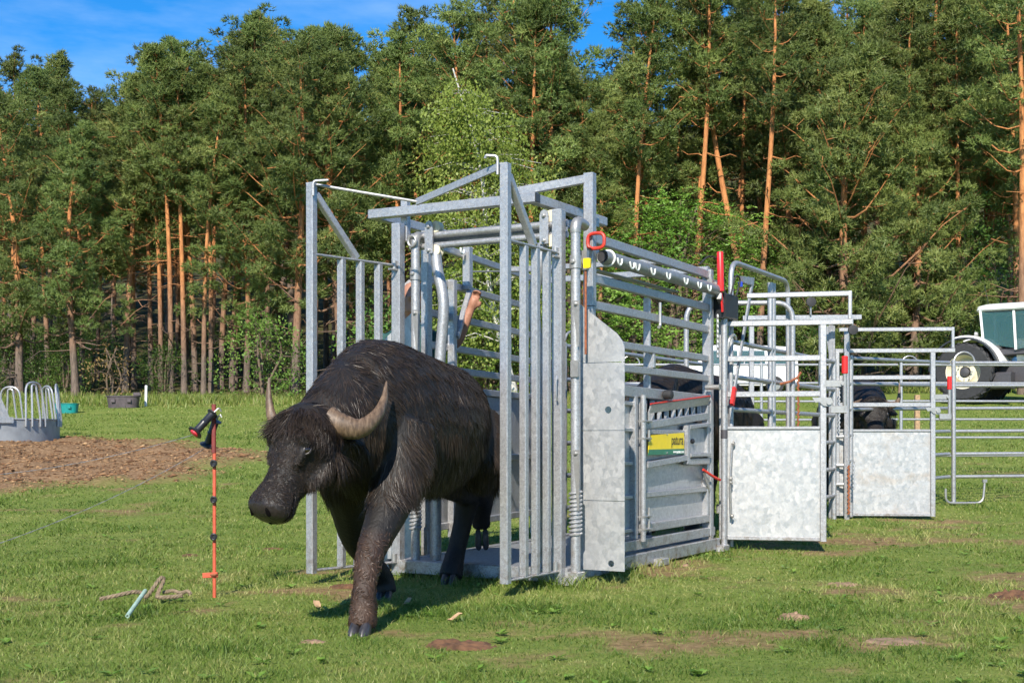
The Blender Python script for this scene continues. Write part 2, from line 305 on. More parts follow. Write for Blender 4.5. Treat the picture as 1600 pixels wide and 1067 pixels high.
def barkmat():
    m, t, b = mat('pine_bark'); l = t.links.new; tc = N(t, 'ShaderNodeTexCoord'); sx = N(t, 'ShaderNodeSeparateXYZ'); l(tc.outputs['Object'], sx.inputs[0])
    mpn = N(t, 'ShaderNodeMapping'); mpn.inputs['Scale'].default_value = (7, 7, 1.6); l(tc.outputs['Object'], mpn.inputs['Vector'])
    n = N(t, 'ShaderNodeTexNoise', Scale=1.6, Detail=6., Roughness=.7); l(mpn.outputs[0], n.inputs['Vector'])
    n2 = N(t, 'ShaderNodeTexNoise', Scale=.35, Detail=2.); l(tc.outputs['Object'], n2.inputs['Vector'])
    a = N(t, 'ShaderNodeMath', operation='MULTIPLY_ADD'); l(n2.outputs['Fac'], a.inputs[0]); a.inputs[1].default_value = 5; l(sx.outputs['Z'], a.inputs[2])
    mr = N(t, 'ShaderNodeMapRange'); mr.inputs['From Min'].default_value = 4.2; mr.inputs['From Max'].default_value = 9.5; l(a.outputs[0], mr.inputs[0])
    lo = ramp(t, [(.3, (.055, .040, .030)), (.7, (.20, .15, .115))]); hi = ramp(t, [(.3, (.24, .085, .026)), (.68, (.58, .25, .085))]); l(n.outputs['Fac'], lo.inputs[0]); l(n.outputs['Fac'], hi.inputs[0])
    x = N(t, 'ShaderNodeMix', data_type='RGBA'); l(mr.outputs[0], x.inputs['Factor']); l(lo.outputs[0], x.inputs['A']); l(hi.outputs[0], x.inputs['B'])
    l(x.outputs['Result'], b.inputs['Base Color']); b.inputs['Roughness'].default_value = .9; bp = N(t, 'ShaderNodeBump', Strength=.8, Distance=.04); l(n.outputs['Fac'], bp.inputs['Height']); l(bp.outputs[0], b.inputs['Normal']); return m
M['bark'] = barkmat()
M['birchbark'] = simple('birch_bark', (.50, .48, .43), .7, 0, .35, 6, .2)
M['brownbark'] = simple('brown_bark', (.12, .085, .055), .9, 0, .35, 9, .4)

# ------------------------------------------------------------------ trees
def tufts(pos, dirs, n, L0, L1, wd, spread, rng, tint):
    k = len(pos); p = np.repeat(pos, n, 0); d = np.repeat(dirs, n, 0)+rng.normal(0, spread, (k*n, 3)); d /= np.linalg.norm(d, axis=1, keepdims=True)+1e-9
    o_ = np.repeat(dirs, n, 0)+rng.normal(0, .38, (k*n, 3)); s = np.cross(d, o_); s /= np.linalg.norm(s, axis=1, keepdims=True)+1e-9
    L = rng.uniform(L0, L1, (k*n, 1)); ww = rng.uniform(.7, 1.2, (k*n, 1))*wd
    b = p-d*L*.3
    v = np.stack([b-s*ww*.5, b+s*ww*.5, p+d*L], 1).reshape(-1, 3); f = np.arange(k*n*3).reshape(-1, 3)
    t = np.repeat(np.repeat(tint, n)+rng.normal(0, .06, k*n), 3); return v, f, np.stack([t, t, t], 1)
def leaves(pos, dirs, L0, L1, asp, rng, tint):
    k = len(pos); d = dirs+rng.normal(0, .45, (k, 3)); d /= np.linalg.norm(d, axis=1, keepdims=True)+1e-9
    s = np.cross(d, rng.normal(0, 1, (k, 3))); s /= np.linalg.norm(s, axis=1, keepdims=True)+1e-9
    L = rng.uniform(L0, L1, (k, 1)); ww = L*asp
    v = np.stack([pos, pos+d*L*.5+s*ww*.5, pos+d*L, pos+d*L*.5-s*ww*.5], 1).reshape(-1, 3); f = np.arange(k*4).reshape(-1, 4)
    t = np.repeat(tint+rng.normal(0, .07, k), 4); return v, f, np.stack([t, t, t], 1)
def pad(c, r, n, rng, flat=.55, up=.35):
    d = rng.normal(0, 1, (n, 3)); d[:, 2] += up; d /= np.linalg.norm(d, axis=1, keepdims=True)
    rad = rng.uniform(.35, 1, (n, 1))**.5
    p = c+d*rad*V3((r, r, r*flat)); dd = d*V3((1, 1, .8))+V3((0, 0, .45)); return p, dd
def pine_variant(seed, H, base, W, r0, lean=(0, 0), bend=.35, nb=34, shape='round', dead=10, dens=1.0, droop=0):
    rng = np.random.default_rng(seed); tr = MB(); np_ = 13
    ts = np.linspace(0, 1, np_); ph = rng.uniform(0, 6.28, 4)
    axis = [V3((lean[0]*H*t+bend*(math.sin(ph[0]+3.1*t)-math.sin(ph[0]))*t, lean[1]*H*t+bend*(math.sin(ph[1]+2.6*t)-math.sin(ph[1]))*t, H*t)) for t in ts]
    rad = [r0*(1.25 if i == 0 else 1)*(1-t)**.75+.025 for i, t in enumerate(ts)]
    tr.tube(axis, rad, 9)
    A = np.array(axis)
    def ax(t): return np.array([np.interp(t, ts, A[:, i]) for i in range(3)])
    P = []; D = []; T = []
    for i in range(nb):
        t = base+(1-base)*((i+rng.uniform(0, .9))/nb)**.95*.98; az = i*2.399+rng.uniform(-.5, .5); tt = (t-base)/(1-base)
        if shape == 'round': prof = (.72+.5*tt)*(1-tt)**.5+.05
        elif shape == 'cone': prof = 1.1*(1-tt)**.8+.06
        else: prof = (.9+.25*tt)*(1-tt)**.5+.06
        L = W*prof*rng.uniform(.55, 1.2); rise = rng.uniform(-.05, .35)+.55*tt**2-droop*(1-tt)
        o = ax(t); hd = V3((math.cos(az), math.sin(az), 0)); sdv = V3((-math.sin(az), math.cos(az), 0)); cv = rng.uniform(-.35, .35)
        pts = [o+hd*L*s+sdv*cv*L*s*s+V3((0, 0, L*(rise*s+.22*s*s-.12*math.sin(s*5)))) for s in np.linspace(0, 1, 6)]
        rb = max(.016, np.interp(t, ts, rad)*.34); tr.tube(pts, [rb*(1-.8*s) for s in np.linspace(0, 1, 6)], 5)
        pa = np.array(pts); npad = max(2, int(round(L*1.55*dens)))
        for j in range(npad):
            s = .3+.7*(j+rng.uniform(.2, 1))/npad if npad > 1 else 1
            s = min(1.02, s); c = np.array([np.interp(s, np.linspace(0, 1, 6), pa[:, q]) for q in range(3)])
            off = rng.normal(0, 1, 3)*V3((.42, .42, .18))*min(1.2, L*.35); c2 = c+off+V3((0, 0, .1))
            if j % 2 == 0: tr.tube([c-hd*.25, (c+c2)/2+V3((0, 0, -.05)), c2], [.022, .016, .008], 4)
            r = rng.uniform(.30, .62); n = int(50*(r/.5)**2*dens)+8; p, d = pad(c2, r, n, rng)
            P.append(p); D.append(d+hd*.25); T.append(np.full(n, np.clip(rng.normal(.5, .2), .05, .95)))
    for j in range(7):
        c = ax(1)+rng.normal(0, .2, 3)*V3((1, 1, 1.6))-V3((0, 0, .3)); p, d = pad(c+V3((0, 0, .1)), rng.uniform(.2, .34), 30, rng, .9, .6); P.append(p); D.append(d+V3((0, 0, .5))); T.append(np.full(30, rng.uniform(.4, .7)))
    for i in range(dead):
        t = rng.uniform(min(.05, base*.5), base); az = rng.uniform(0, 6.28); o = ax(t); L = rng.uniform(.5, 1.9); hd = V3((math.cos(az), math.sin(az), rng.uniform(-.35, .3)))
        pts = [o, o+hd*L*.4+rng.normal(0, .05, 3), o+hd*L*.75+rng.normal(0, .12, 3), o+hd*L+rng.normal(0, .2, 3)]; tr.tube(pts, [.035, .025, .017, .007], 4)
    P = np.concatenate(P); D = np.concatenate(D); T = np.concatenate(T); D /= np.linalg.norm(D, axis=1, keepdims=True)
    return tr, tufts(P, D, 6, .12, .24, .040, .85, rng, T)
def broad_variant(seed, H, W, r0, nblob, nleaf, L0, L1, asp, base=.1, flat=.8, weep=0, stems=1, lean=0, bark='brownbark', lmat='robinia', feather=False, conic=.6):
    rng = np.random.default_rng(seed); tr = MB(); P = []; D = []; T = []
    for st in range(stems):
        a = rng.uniform(0, 6.28); sp = 0 if stems == 1 else W*.28
        top = V3((lean*H+math.cos(a)*sp, math.sin(a)*sp, H*rng.uniform(.82, .97))); b0 = V3((math.cos(a)*sp*.2, math.sin(a)*sp*.2, 0))
        ax = spline([b0, b0*.6+top*.35+rng.normal(0, .15, 3), b0*.3+top*.68+rng.normal(0, .2, 3), top], 4); tr.tube(ax, [r0*(1-i/(len(ax)))**.8+.01 for i in range(len(ax))], 8)
        nn = nblob//stems
        for i in range(nn):
            t = base+(1-base)*(i+rng.uniform(0, 1))/nn; o = ax[min(len(ax)-1, int(t*(len(ax)-1)))]
            prof = (math.sin(math.pi*min(1, .18+.82*t))**conic)*.95+.1; az = i*2.399+rng.uniform(-.6, .6); L = W*prof*rng.uniform(.35, 1.0)
            c = o+V3((math.cos(az)*L, math.sin(az)*L, rng.uniform(-.1, .4)*L*.5)); m = (o+c)/2+V3((0, 0, .15*L))
            tr.tube([o, m, c], [max(.012, r0*.3*(1-t*.7)), max(.01, r0*.18*(1-t*.7)), .008], 5)
            r = rng.uniform(.45, .95)*(W/3.2)**.5; n = int(nleaf/nblob*(r/.7)**2)
            p, d = pad(c, r, n, rng, flat, .15)
            if weep: p[:, 2] -= rng.uniform(0, 1, n)**1.5*weep; d = d*.4+V3((0, 0, -1))
            tb = np.clip(rng.normal(.5, .18), .05, .95)
            if feather:
                k = 7; ax_d = d/np.linalg.norm(d, axis=1, keepdims=True)*V3((1, 1, .3)); u = np.repeat(np.linspace(0, .34, k)[None], n, 0).reshape(-1, 1)
                q = np.repeat(p, k, 0)+np.repeat(ax_d, k, 0)*u+V3((0, 0, -.5))*u**2*2; sid = np.cross(np.repeat(ax_d, k, 0), V3((0, 0, 1)))*np.tile([1, -1], n*k)[:n*k, None]
                P.append(q); D.append(sid*1.3+np.repeat(ax_d, k, 0)*.3); T.append(np.full(n*k, tb))
            else: P.append(p); D.append(d); T.append(np.full(n, tb))
    P = np.concatenate(P); D = np.concatenate(D); T = np.concatenate(T); D /= np.linalg.norm(D, axis=1, keepdims=True)+1e-9
    return tr, leaves(P, D, L0, L1, asp, rng, T), bark, lmat
TREE = {}
def proto_tree(key, name, trunk_mb, crown, bark, lmat):
    r = empty(name); t = trunk_mb.build('trunk', M[bark], r, 60); c = np_mesh('crown', crown[0], crown[1], M[lmat], r, crown[2]); TREE[key] = [r, False]
def plant(key, x, y, s=1, rz=0, label='', cat='tree', group=None, sz=None, tilt=0, name=None):
    r, used = TREE[key]; o = copy_tree(r) if used else r; TREE[key][1] = True
    if name: o.name = name
    o.location = (x, y, GZ(x, y)-.08); o.rotation_euler = (0, tilt, rz); o.scale = (s, s, sz or s); tag(o, label, cat, group); return o
pv = [('tall0', 101, 16, .44, 2.5, .135, (0, 0), .4, 34, 'round', 12, 1), ('tall1', 102, 17, .52, 2.3, .125, (.015, .01), .3, 30, 'round', 14, 1), ('tall2', 103, 15, .36, 2.6, .125, (-.02, 0), .5, 38, 'mid', 10, 1),
      ('edge0', 104, 14, .16, 3.1, .16, (.01, 0), .6, 52, 'mid', 5, 1), ('edge1', 105, 13, .22, 2.9, .15, (-.02, .01), .7, 46, 'cone', 6, 1), ('edge2', 106, 15, .30, 3.2, .17, (0, 0), .5, 46, 'mid', 8, 1),
      ('bare0', 110, 17, .60, 2.3, .125, (.01, 0), .45, 27, 'round', 9, 1), ('bare1', 111, 16, .56, 2.0, .11, (-.015, 0), .35, 27, 'cone', 10, 1),
      ('low', 107, 11, .08, 3.9, .17, (0, 0), .4, 60, 'cone', 3, 1.05), ('slim', 108, 14, .42, 1.7, .10, (0, 0), .3, 34, 'cone', 8, 1), ('lean', 109, 16, .62, 2.2, .15, (-.16, 0), .5, 24, 'round', 5, 1)]
for k, sd_, H, b_, W, r0, ln, bn, nb, sh, de, dn in pv:
    tr, cr = pine_variant(sd_, H, b_, W, r0, ln, bn, nb, sh, de, dn, .15 if k in ('low', 'edge0') else 0); proto_tree(k, 'pine_tree', tr, cr, 'bark', 'needle')
PH = {k: H for k, _, H, *_ in pv}
tr, lv, bk, lm = broad_variant(201, 7.8, 4.0, .14, 120, 3600, .08, .14, .42, .06, .6, 0, 4, feather=True); proto_tree('robinia', 'robinia_bush', tr, lv, bk, lm)
tr, lv, bk, lm = broad_variant(202, 13.6, 2.7, .13, 130, 24000, .08, .15, .7, .2, .8, 1.5, 1, -.17, 'birchbark', 'birch'); proto_tree('birch', 'birch_tree', tr, lv, bk, lm)
tr, lv, bk, lm = broad_variant(203, 3.2, 1.5, .05, 40, 5200, .07, .13, .6, .05, .8, 0, 3, lmat='shrub'); proto_tree('shrub', 'shrub', tr, lv, bk, lm)
tr, lv, bk, lm = broad_variant(204, 9, 2.8, .13, 80, 9000, .1, .17, .6, .08, .75, 0, 2, lmat='shrub'); proto_tree('leafy', 'leafy_tree', tr, lv, bk, lm)
tr, lv, bk, lm = broad_variant(205, 2.2, .9, .03, 26, 1300, .07, .14, .4, .1, .8, 0, 4, lmat='dryleaf'); proto_tree('drybush', 'dry_bush', tr, lv, bk, lm)
def pine_px(key, px, Z, topy, label, group=None, rz=None, tilt=0):
    x = (px-800)/F_*Z; g = GZ(x, Z); h = .9+(685-topy)/F_*Z-g; s = h/PH[key]; return plant(key, x, Z, s**.8, random.uniform(0, 6.28) if rz is None else rz, label, 'tree', group, s, tilt)
FE = 'pines along the front of the forest'
front = [  # key, px, depth, top row, label
    ('edge0', 30, 47, 150, 'bushy pine with foliage almost to the ground behind the hoop feeder'),
    ('edge1', 118, 46.4, 190, 'broad dense pine between the hoop feeder and the black tub'),
    ('tall2', 196, 48.5, 120, 'pine with kinked orange limbs rising behind the teal tub'),
    ('bare1', 268, 48, 84, 'straight bare-trunked pine above the white marker stake'),
    ('bare0', 305, 49.5, 78, 'bare orange-trunked pine just right of the white marker stake'),
    ('bare0', 402, 50.5, 30, 'tall pine with forked orange top against the blue sky'),
    ('edge2', 462, 46.8, 75, 'large gnarled pine with crooked orange limbs left of the open front gate'),
    ('edge1', 385, 48.5, 225, 'mid-height bushy pine above the green shrub at the forest edge'),
    ('bare1', 252, 48.8, 140, 'very thin straight pine stem just left of the white stake'), ('bare1', 318, 47.2, 150, 'thin orange pine stem in the open gap right of the white stake'), ('bare0', 362, 49.4, 95, 'straight pine stem beside the green forest-edge shrub'),
    ('bare1', 236, 50, 128, 'thin bare-trunked pine between the dark tub and the white stake'), ('bare0', 288, 47.6, 110, 'bare-trunked pine with reddish stem right behind the white stake'), ('bare1', 330, 48.2, 120, 'slim straight pine left of the green forest-edge shrub'), ('bare0', 345, 51, 70, 'tall bare pine stem behind the green forest-edge shrub'),
    ('edge1', 535, 47.5, 40, 'broad pine crown rising above the left front gate of the crush'),
    ('tall2', 610, 50, 55, 'dark pine standing left of the pale green birch'),
    ('tall1', 806, 54, -45, 'very tall straight pine right behind the birch'),
    ('edge2', 868, 52, -20, 'full-crowned tall pine right of the birch'),
    ('bare1', 990, 52, 0, 'tall pine with straight orange stem above the robinia bush'),
    ('lean', 1188, 53, -30, 'tall pine whose bare orange trunk leans strongly to one side'),
    ('bare0', 1186, 50.5, -60, 'forked orange-trunked pine beside the leaning pine'),
    ('bare0', 1082, 52.5, -70, 'dark-crowned pine with bare trunk above the robinia bush'),
    ('low', 1322, 49, 105, 'broad bushy pine with low hanging limbs behind the swing gates'),
    ('low', 1428, 51, 185, 'low spreading pine just left of the tractor'),
    ('edge1', 1250, 54, 20, 'pine crown filling in left of the broad bushy pine'),
    ('tall2', 1462, 55, -70, 'tall pine with a bare upper stem above the tractor'),
    ('edge2', 1555, 56, -60, 'dense pine behind the tractor cab'),
    ('tall0', 1597, 47.5, -120, 'thick orange-trunked pine at the photo edge beside the tractor'),
]
for k, px, Z, ty, lab in front: pine_px(k, px, Z, ty, lab, FE, tilt=0, rz=(3.3 if k == 'lean' else None) and 0 if k == 'lean' else None)
sky_x = [0, 85, 130, 165, 215, 270, 310, 355, 440, 500, 545, 580, 640, 690, 740, 800, 860, 905, 945, 1000, 1045, 1100, 1250, 1600]
sky_y = [88, 85, 135, 100, 118, 72, 85, 60, 32, 40, 60, 110, 45, 18, 22, -10, -10, 30, 62, 10, 50, -30, -50, -60]
rr_ = random.Random(5); ZN = [(180, 'behind the hoop feeder'), (360, 'above the white marker stake'), (520, 'behind the buffalo head'), (660, 'behind the left front gate'), (880, 'behind the birch'), (1080, 'above the robinia bushes'), (1260, 'around the leaning pine'), (1480, 'behind the broad low pine'), (9999, 'above the tractor')]
def zone(px): return next(n for x, n in ZN if px < x)
for row, (Z0, step) in enumerate([(52, 1.9), (56, 2.1), (61, 2.4), (68, 3.0), (76, 3.6), (88, 5.0)]):
    x = -.42*Z0-2
    while x < .42*Z0+2:
        Z = Z0+rr_.uniform(-1.6, 1.6); X = x+rr_.uniform(-.7, .7); px = 800+F_*X/Z
        if not (px > 1060 and px < 1240 and Z < 53.5):
            ty = np.interp(px, sky_x, sky_y)+rr_.choice([0, 10, 40, 60, 90, 120])+rr_.uniform(-6, 15)
            k = rr_.choice(['bare0', 'bare1', 'bare0', 'slim', 'bare1', 'tall1', 'tall0']) if row < 4 else rr_.choice(['edge0', 'edge1', 'edge2', 'edge0'])
            pine_px(k, px, Z, ty, 'slender bare-trunked pine in the shaded ranks '+zone(px) if row < 4 else 'bushy pine in the farthest forest rows '+zone(px), 'pines deep in the forest' if row < 4 else 'pines closing the back of the forest', rz=rr_.uniform(0, 6.28))
        x += step*rr_.uniform(.75, 1.25)
def broad_px(key, px, Z, s, label, cat, rz=0, sz=None, group=None): 
    x = (px-800)/F_*Z; return plant(key, x, Z, s, rz, label, cat, group, sz)
broad_px('robinia', 1040, 52.5, 1.13, 'wide feathery-leaved robinia bush rising behind the crush', 'bush', 1.0)
broad_px('robinia', 900, 51, .9, 'darker feathery robinia bush seen through the head gate', 'bush', 2.4)
broad_px('robinia', 1165, 54, .86, 'smaller feathery robinia bush behind the tall pipe bow', 'bush', 4.1)
broad_px('robinia', 765, 49, .74, 'feathery robinia bush seen between the crush posts over the buffalo', 'bush', 5.0)
broad_px('birch', 806, 47, 1.0, 'pale green birch with leaning white stem and hanging twigs', 'tree', 0)
broad_px('shrub', 416, 44.3, 1.0, 'round leafy shrub at the forest edge behind the buffalo head', 'shrub', .5)
broad_px('shrub', 600, 45.5, 1.1, 'leafy shrub behind the left front gate bars', 'shrub', 1.5)
broad_px('shrub', 20, 48, .8, 'low shrub under the pines behind the feeder hoops', 'shrub', 2.5)
broad_px('leafy', 1500, 53.5, .95, 'dark leafy tree between the low pine and the tractor', 'tree', .3)
broad_px('leafy', 1240, 56, .8, 'leafy tree half hidden behind the pipe bows', 'tree', 2.3)
broad_px('drybush', 172, 45.3, 1.0, 'withered tan bush by the pine trunks behind the black tub', 'bush', .2)
rs = random.Random(9)
for i in range(46):
    Z = rs.uniform(47.5, 66); X = rs.uniform(-.42, .42)*Z
    if 1050 < 800+F_*X/Z < 1250 and Z < 54: continue
    plant('shrub', X, Z, rs.uniform(.35, .95), rs.uniform(0, 6), 'small shrub in the shade under the pines '+zone(800+F_*X/Z), 'shrub', 'undergrowth shrubs among the trunks')

# ------------------------------------------------------------------ grass, one mass of blades
def blades(n_dens, y0, y1, seed):
    rng = np.random.default_rng(seed); Xs = []; Ys = []
    y = y0
    while y < y1:
        dy = y*.03; wx = .47*y+.7; n = int(n_dens*(6/max(y, 4.5))**1.95*2*wx*dy); Xs.append(rng.uniform(-wx, wx, n)); Ys.append(rng.uniform(y, y+dy, n)); y += dy
    x = np.concatenate(Xs); y = np.concatenate(Ys)
    keep = rng.uniform(0, 1, len(x)) > np.maximum(mulch(x, y)*1.2-.1, bare(x, y)*.86); keep &= ~((y > 45)); x = x[keep]; y = y[keep]; return x, y, rng
x, y, rng = blades(4200, 4.2, 46, 61); k = len(x)
clump = fbm(x, y, 1.3, 71)*.55+fbm(x, y, 6, 72)*.45
tuft = np.clip(fbm(x, y, 2.2, 77)-.62, 0, 1)*5; hgt = (.012+.066*np.clip(clump-.3, 0, 1)**1.5*1.7)*(1+np.clip(tuft, 0, 1)*.7)*.88*rng.uniform(.5, 1.45, k)*(1+np.clip((y-8)/30, 0, .5))
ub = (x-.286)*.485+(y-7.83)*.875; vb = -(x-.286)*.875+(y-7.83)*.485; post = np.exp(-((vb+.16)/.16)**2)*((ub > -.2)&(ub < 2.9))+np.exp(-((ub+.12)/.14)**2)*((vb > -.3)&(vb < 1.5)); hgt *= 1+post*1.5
ang = rng.uniform(0, 6.283, k); ln = rng.uniform(.3, 1.5, k)*hgt; wd = (.0030+.00062*np.maximum(y-4, 0))*rng.uniform(.7, 1.3, k)
z0 = gz(x, y)-.004; ca, sa = np.cos(ang), np.sin(ang); b2 = rng.uniform(0, 6.283, k)
sx_, sy_ = np.cos(b2)*wd*.5, np.sin(b2)*wd*.5
p = np.stack([np.stack([x-sx_, y-sy_, z0], -1), np.stack([x+sx_, y+sy_, z0], -1),
              np.stack([x+ca*ln*.38+sx_*.75, y+sa*ln*.38+sy_*.75, z0+hgt*.62], -1), np.stack([x+ca*ln*.38-sx_*.75, y+sa*ln*.38-sy_*.75, z0+hgt*.62], -1),
              np.stack([x+ca*ln, y+sa*ln, z0+hgt*.95], -1)], 1).reshape(-1, 3)
i0 = np.arange(k)*5
tri = np.concatenate([np.stack([i0, i0+1, i0+2], -1), np.stack([i0, i0+2, i0+3], -1), np.stack([i0+3, i0+2, i0+4], -1)])
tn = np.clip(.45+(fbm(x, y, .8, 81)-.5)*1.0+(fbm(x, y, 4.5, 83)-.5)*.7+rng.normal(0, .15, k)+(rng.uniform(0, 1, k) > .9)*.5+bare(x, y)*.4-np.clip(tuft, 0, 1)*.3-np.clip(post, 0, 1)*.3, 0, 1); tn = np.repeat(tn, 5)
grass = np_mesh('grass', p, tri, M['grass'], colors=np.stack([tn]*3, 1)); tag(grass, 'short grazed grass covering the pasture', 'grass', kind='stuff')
# taller dry grass at the wood edge
rng = np.random.default_rng(88); k = 26000; x = rng.uniform(-21, 20, k); y = 45.5+x*.05+np.where(x > 4, np.clip((x-4)*.9, 0, 6), 0)+rng.normal(-1.2, 1.3, k); h = rng.uniform(.08, .34, k); a = rng.uniform(0, 6.28, k); z0 = gz(x, y)-.02
wdt = .022; tn = np.clip(rng.normal(.58, .25, k), 0, 1)
p = np.stack([np.stack([x-np.cos(a)*wdt, y-np.sin(a)*wdt, z0], -1), np.stack([x+np.cos(a)*wdt, y+np.sin(a)*wdt, z0], -1), np.stack([x+rng.normal(0, .1, k), y+rng.normal(0, .1, k), z0+h], -1)], 1).reshape(-1, 3)
tg = np_mesh('long_grass', p, np.arange(k*3).reshape(-1, 3), M['grass'], colors=np.repeat(tn, 3)[:, None].repeat(3, 1)); tag(tg, 'long dry grass along the foot of the forest', 'grass', kind='stuff')
# litter of clods and straw round the feeder
rng = np.random.default_rng(90); k = 46000; x = rng.uniform(-17, -1.8, k); y = rng.uniform(15.6, 29, k); keep = mulch(x, y) > rng.uniform(.1, .9, k); x, y = x[keep], y[keep]; k = len(x)
s = rng.uniform(.007, .021, k)*(1+(rng.uniform(0, 1, k) > .97)*1.3); z0 = gz(x, y)+mulch(x, y)*((fbm(x, y, 1.6, 50)-.3)*.30+(fbm(x, y, 5, 52)-.5)*.06)
octa = np.array([(1, 0, 0), (0, 1, 0), (-1, 0, 0), (0, -1, 0), (0, 0, .8), (0, 0, -.5)], float); of = np.array([(0, 1, 4), (1, 2, 4), (2, 3, 4), (3, 0, 4), (1, 0, 5), (2, 1, 5), (3, 2, 5), (0, 3, 5)])
st = rng.uniform(.5, 3.6, (k, 1, 1))*np.array([1, 0, 0])+np.array([0, 1, 1])*rng.uniform(.5, 1, (k, 1, 1)); ang = rng.uniform(0, 6.28, k); ro = octa[None]*st*s[:, None, None]+rng.normal(0, .12, (k, 6, 3))*s[:, None, None]
q = ro.copy(); q[..., 0] = ro[..., 0]*np.cos(ang)[:, None]-ro[..., 1]*np.sin(ang)[:, None]; q[..., 1] = ro[..., 0]*np.sin(ang)[:, None]+ro[..., 1]*np.cos(ang)[:, None]
q += np.stack([x, y, z0+s*.35], -1)[:, None]; tn = np.repeat(rng.uniform(0, 1, k), 6)
ml = leafmat('litter_clods', (.09, .042, .02), (.24, .128, .062), (.42, .265, .135), 0, .9, 0)
lit = np_mesh('litter', q.reshape(-1, 3), (of[None]+np.arange(k)[:, None, None]*6).reshape(-1, 3), ml, colors=np.stack([tn]*3, 1)); tag(lit, 'trampled brown straw and dung litter around the feeder', 'litter', kind='stuff')
# low broad-leaved weeds in the turf
rng = np.random.default_rng(95); k = 170; cy = 4.6+rng.uniform(0, 1, k)**1.6*10; cx = rng.uniform(-.45, .45, k)*cy; ok = (mulch(cx, cy) < .2); cx, cy = cx[ok], cy[ok]; k = len(cx); nl = 9
ang = rng.uniform(0, 6.28, (k, nl)); L = rng.uniform(.025, .06, (k, nl)); P_ = np.stack([np.repeat(cx, nl), np.repeat(cy, nl), np.repeat(gz(cx, cy), nl)+.008], -1); D_ = np.stack([np.cos(ang).ravel(), np.sin(ang).ravel(), rng.uniform(.1, .6, k*nl)], -1); S_w = np.stack([-np.sin(ang).ravel(), np.cos(ang).ravel(), np.zeros(k*nl)], -1); Lr = L.ravel()[:, None]
v = np.stack([P_, P_+D_*Lr*.55+S_w*Lr*.22, P_+D_*Lr*V3((1, 1, .7)), P_+D_*Lr*.55-S_w*Lr*.22], 1).reshape(-1, 3); tn = np.repeat(rng.uniform(.35, .9, k*nl), 4)
wd_o = np_mesh('weeds', v, np.arange(k*nl*4).reshape(-1, 4), M['robinia'], colors=np.stack([tn]*3, 1)); tag(wd_o, 'low broad-leaved weeds scattered in the turf', 'weeds', kind='stuff')

# ================================================================== CATTLE CRUSH (local axes: x = along the crush away from the head gate, y = across, z up)
CO = (.286, 7.83, 0.); CRZ = math.atan2(.875, .485)
crush = empty('cattle_crush', CO, CRZ, 'large galvanised cattle crush with its two barred front gates swung open', 'cattle crush')
G = M['galv']
def part(name, mb, m=None, parent=None, **k): return mb.build(name, m or G, parent if parent is not None else crush, **k)
def bolt(p, ax, r=.014, parent=None, h=.012): return part('bolt', MB().lathe([(r*1.35, 0), (r*1.35, h*.3), (r, h*.35), (r, h), (r*.6, h*1.15)], p, ax, 8), M['zinc'], parent)
# base, floor
part('base_frame', MB().bar((.02, -.02, .065), (2.74, -.02, .065), .06, .09).bar((.02, 1.17, .065), (2.74, 1.22, .065), .06, .09).bar((.0, .02, .065), (.0, 1.15, .065), .06, .085).bar((2.72, .02, .065), (2.72, 1.17, .065), .06, .085))
flo = simple('chequer_plate', (.30, .31, .32), .55, .5, .25, 60, .3)
part('floor_plate', MB().box((1.36, .585, .098), (2.66, 1.1, .012)), flo)
def feet(u): return part('foot', MB().box((u, -.06, .03), (.13, .1, .05)), M['dull'])
feet(1.45); feet(2.73); feet(.06)
# hinge posts
for v, zt in ((0, 2.29), (1.182, 2.30)):
    ps = part('hinge_post', MB().bar((0, v, .01), (0, v, zt), .066))
    part('post_cap', MB().box((0, v, zt+.004), (.062, .062, .01)), M['dull'], ps)
    for z in (.12, 2.03): part('hinge', MB().cyl((-.045, v, z-.03), (-.045, v, z+.03), .016), M['zinc'], ps)
part('stub_post', MB().bar((.07, 1.17, 2.2), (.07, 1.17, 2.47), .05))
# open front gates
def front_gate(h, e, label, n=3):
    h = V3((*h, 0)); e = V3((*e, 0)); d = nrm(e-h); Lg = np.linalg.norm(e-h); Z = lambda z: V3((0, 0, z))
    g = part('front_gate', MB().bar(e+Z(.075), e+Z(2.458), .052)); g['label'] = label
    part('top_strap', MB().bar(h+d*.03+Z(2.03), e-d*.02+Z(2.03), .045, .014), G, g)
    part('bottom_strap', MB().bar(h+d*.03+Z(.092), e-d*.02+Z(.092), .045, .014), G, g)
    part('brace', MB().bar(e-d*.03+Z(2.40), h+d*Lg*.5+Z(2.045), .042, .042), G, g)
    pm = None
    for i in range(n):
        c = h+d*Lg*(.24+.215*i)
        if pm is None:
            k = part('picket', MB().bar((0, 0, .1), (0, 0, 2.022), .044), G, g, loc=tuple(c)); pm = k.data
        else: k = link('picket', pm, g, tuple(c))
    part('post_cap', MB().box(e+Z(2.462), (.05, .05, .008)), M['dull'], g)
    part('latch_pin', MB().tube([h+d*.02+V3((-.02, -.02, 2.0)), h+d*.09+V3((-.02, -.02, 2.0))], .008, 8), M['zinc'], g)
    part('clip', MB().tube(rounded([h+d*.015+V3((-.045, -.02, 1.28)), h+d*.015+V3((-.06, -.02, 1.25)), h+d*.015+V3((-.06, -.02, 1.16)), h+d*.015+V3((-.045, -.02, 1.13))], .02), .006, 6), M['dull'], g)
    return g
front_gate((0, 0), (-.63, .02), 'barred gate swung straight forward beside the buffalo flank')
front_gate((0, 1.182), (-.717, 1.335), 'barred gate swung outward behind the buffalo head')
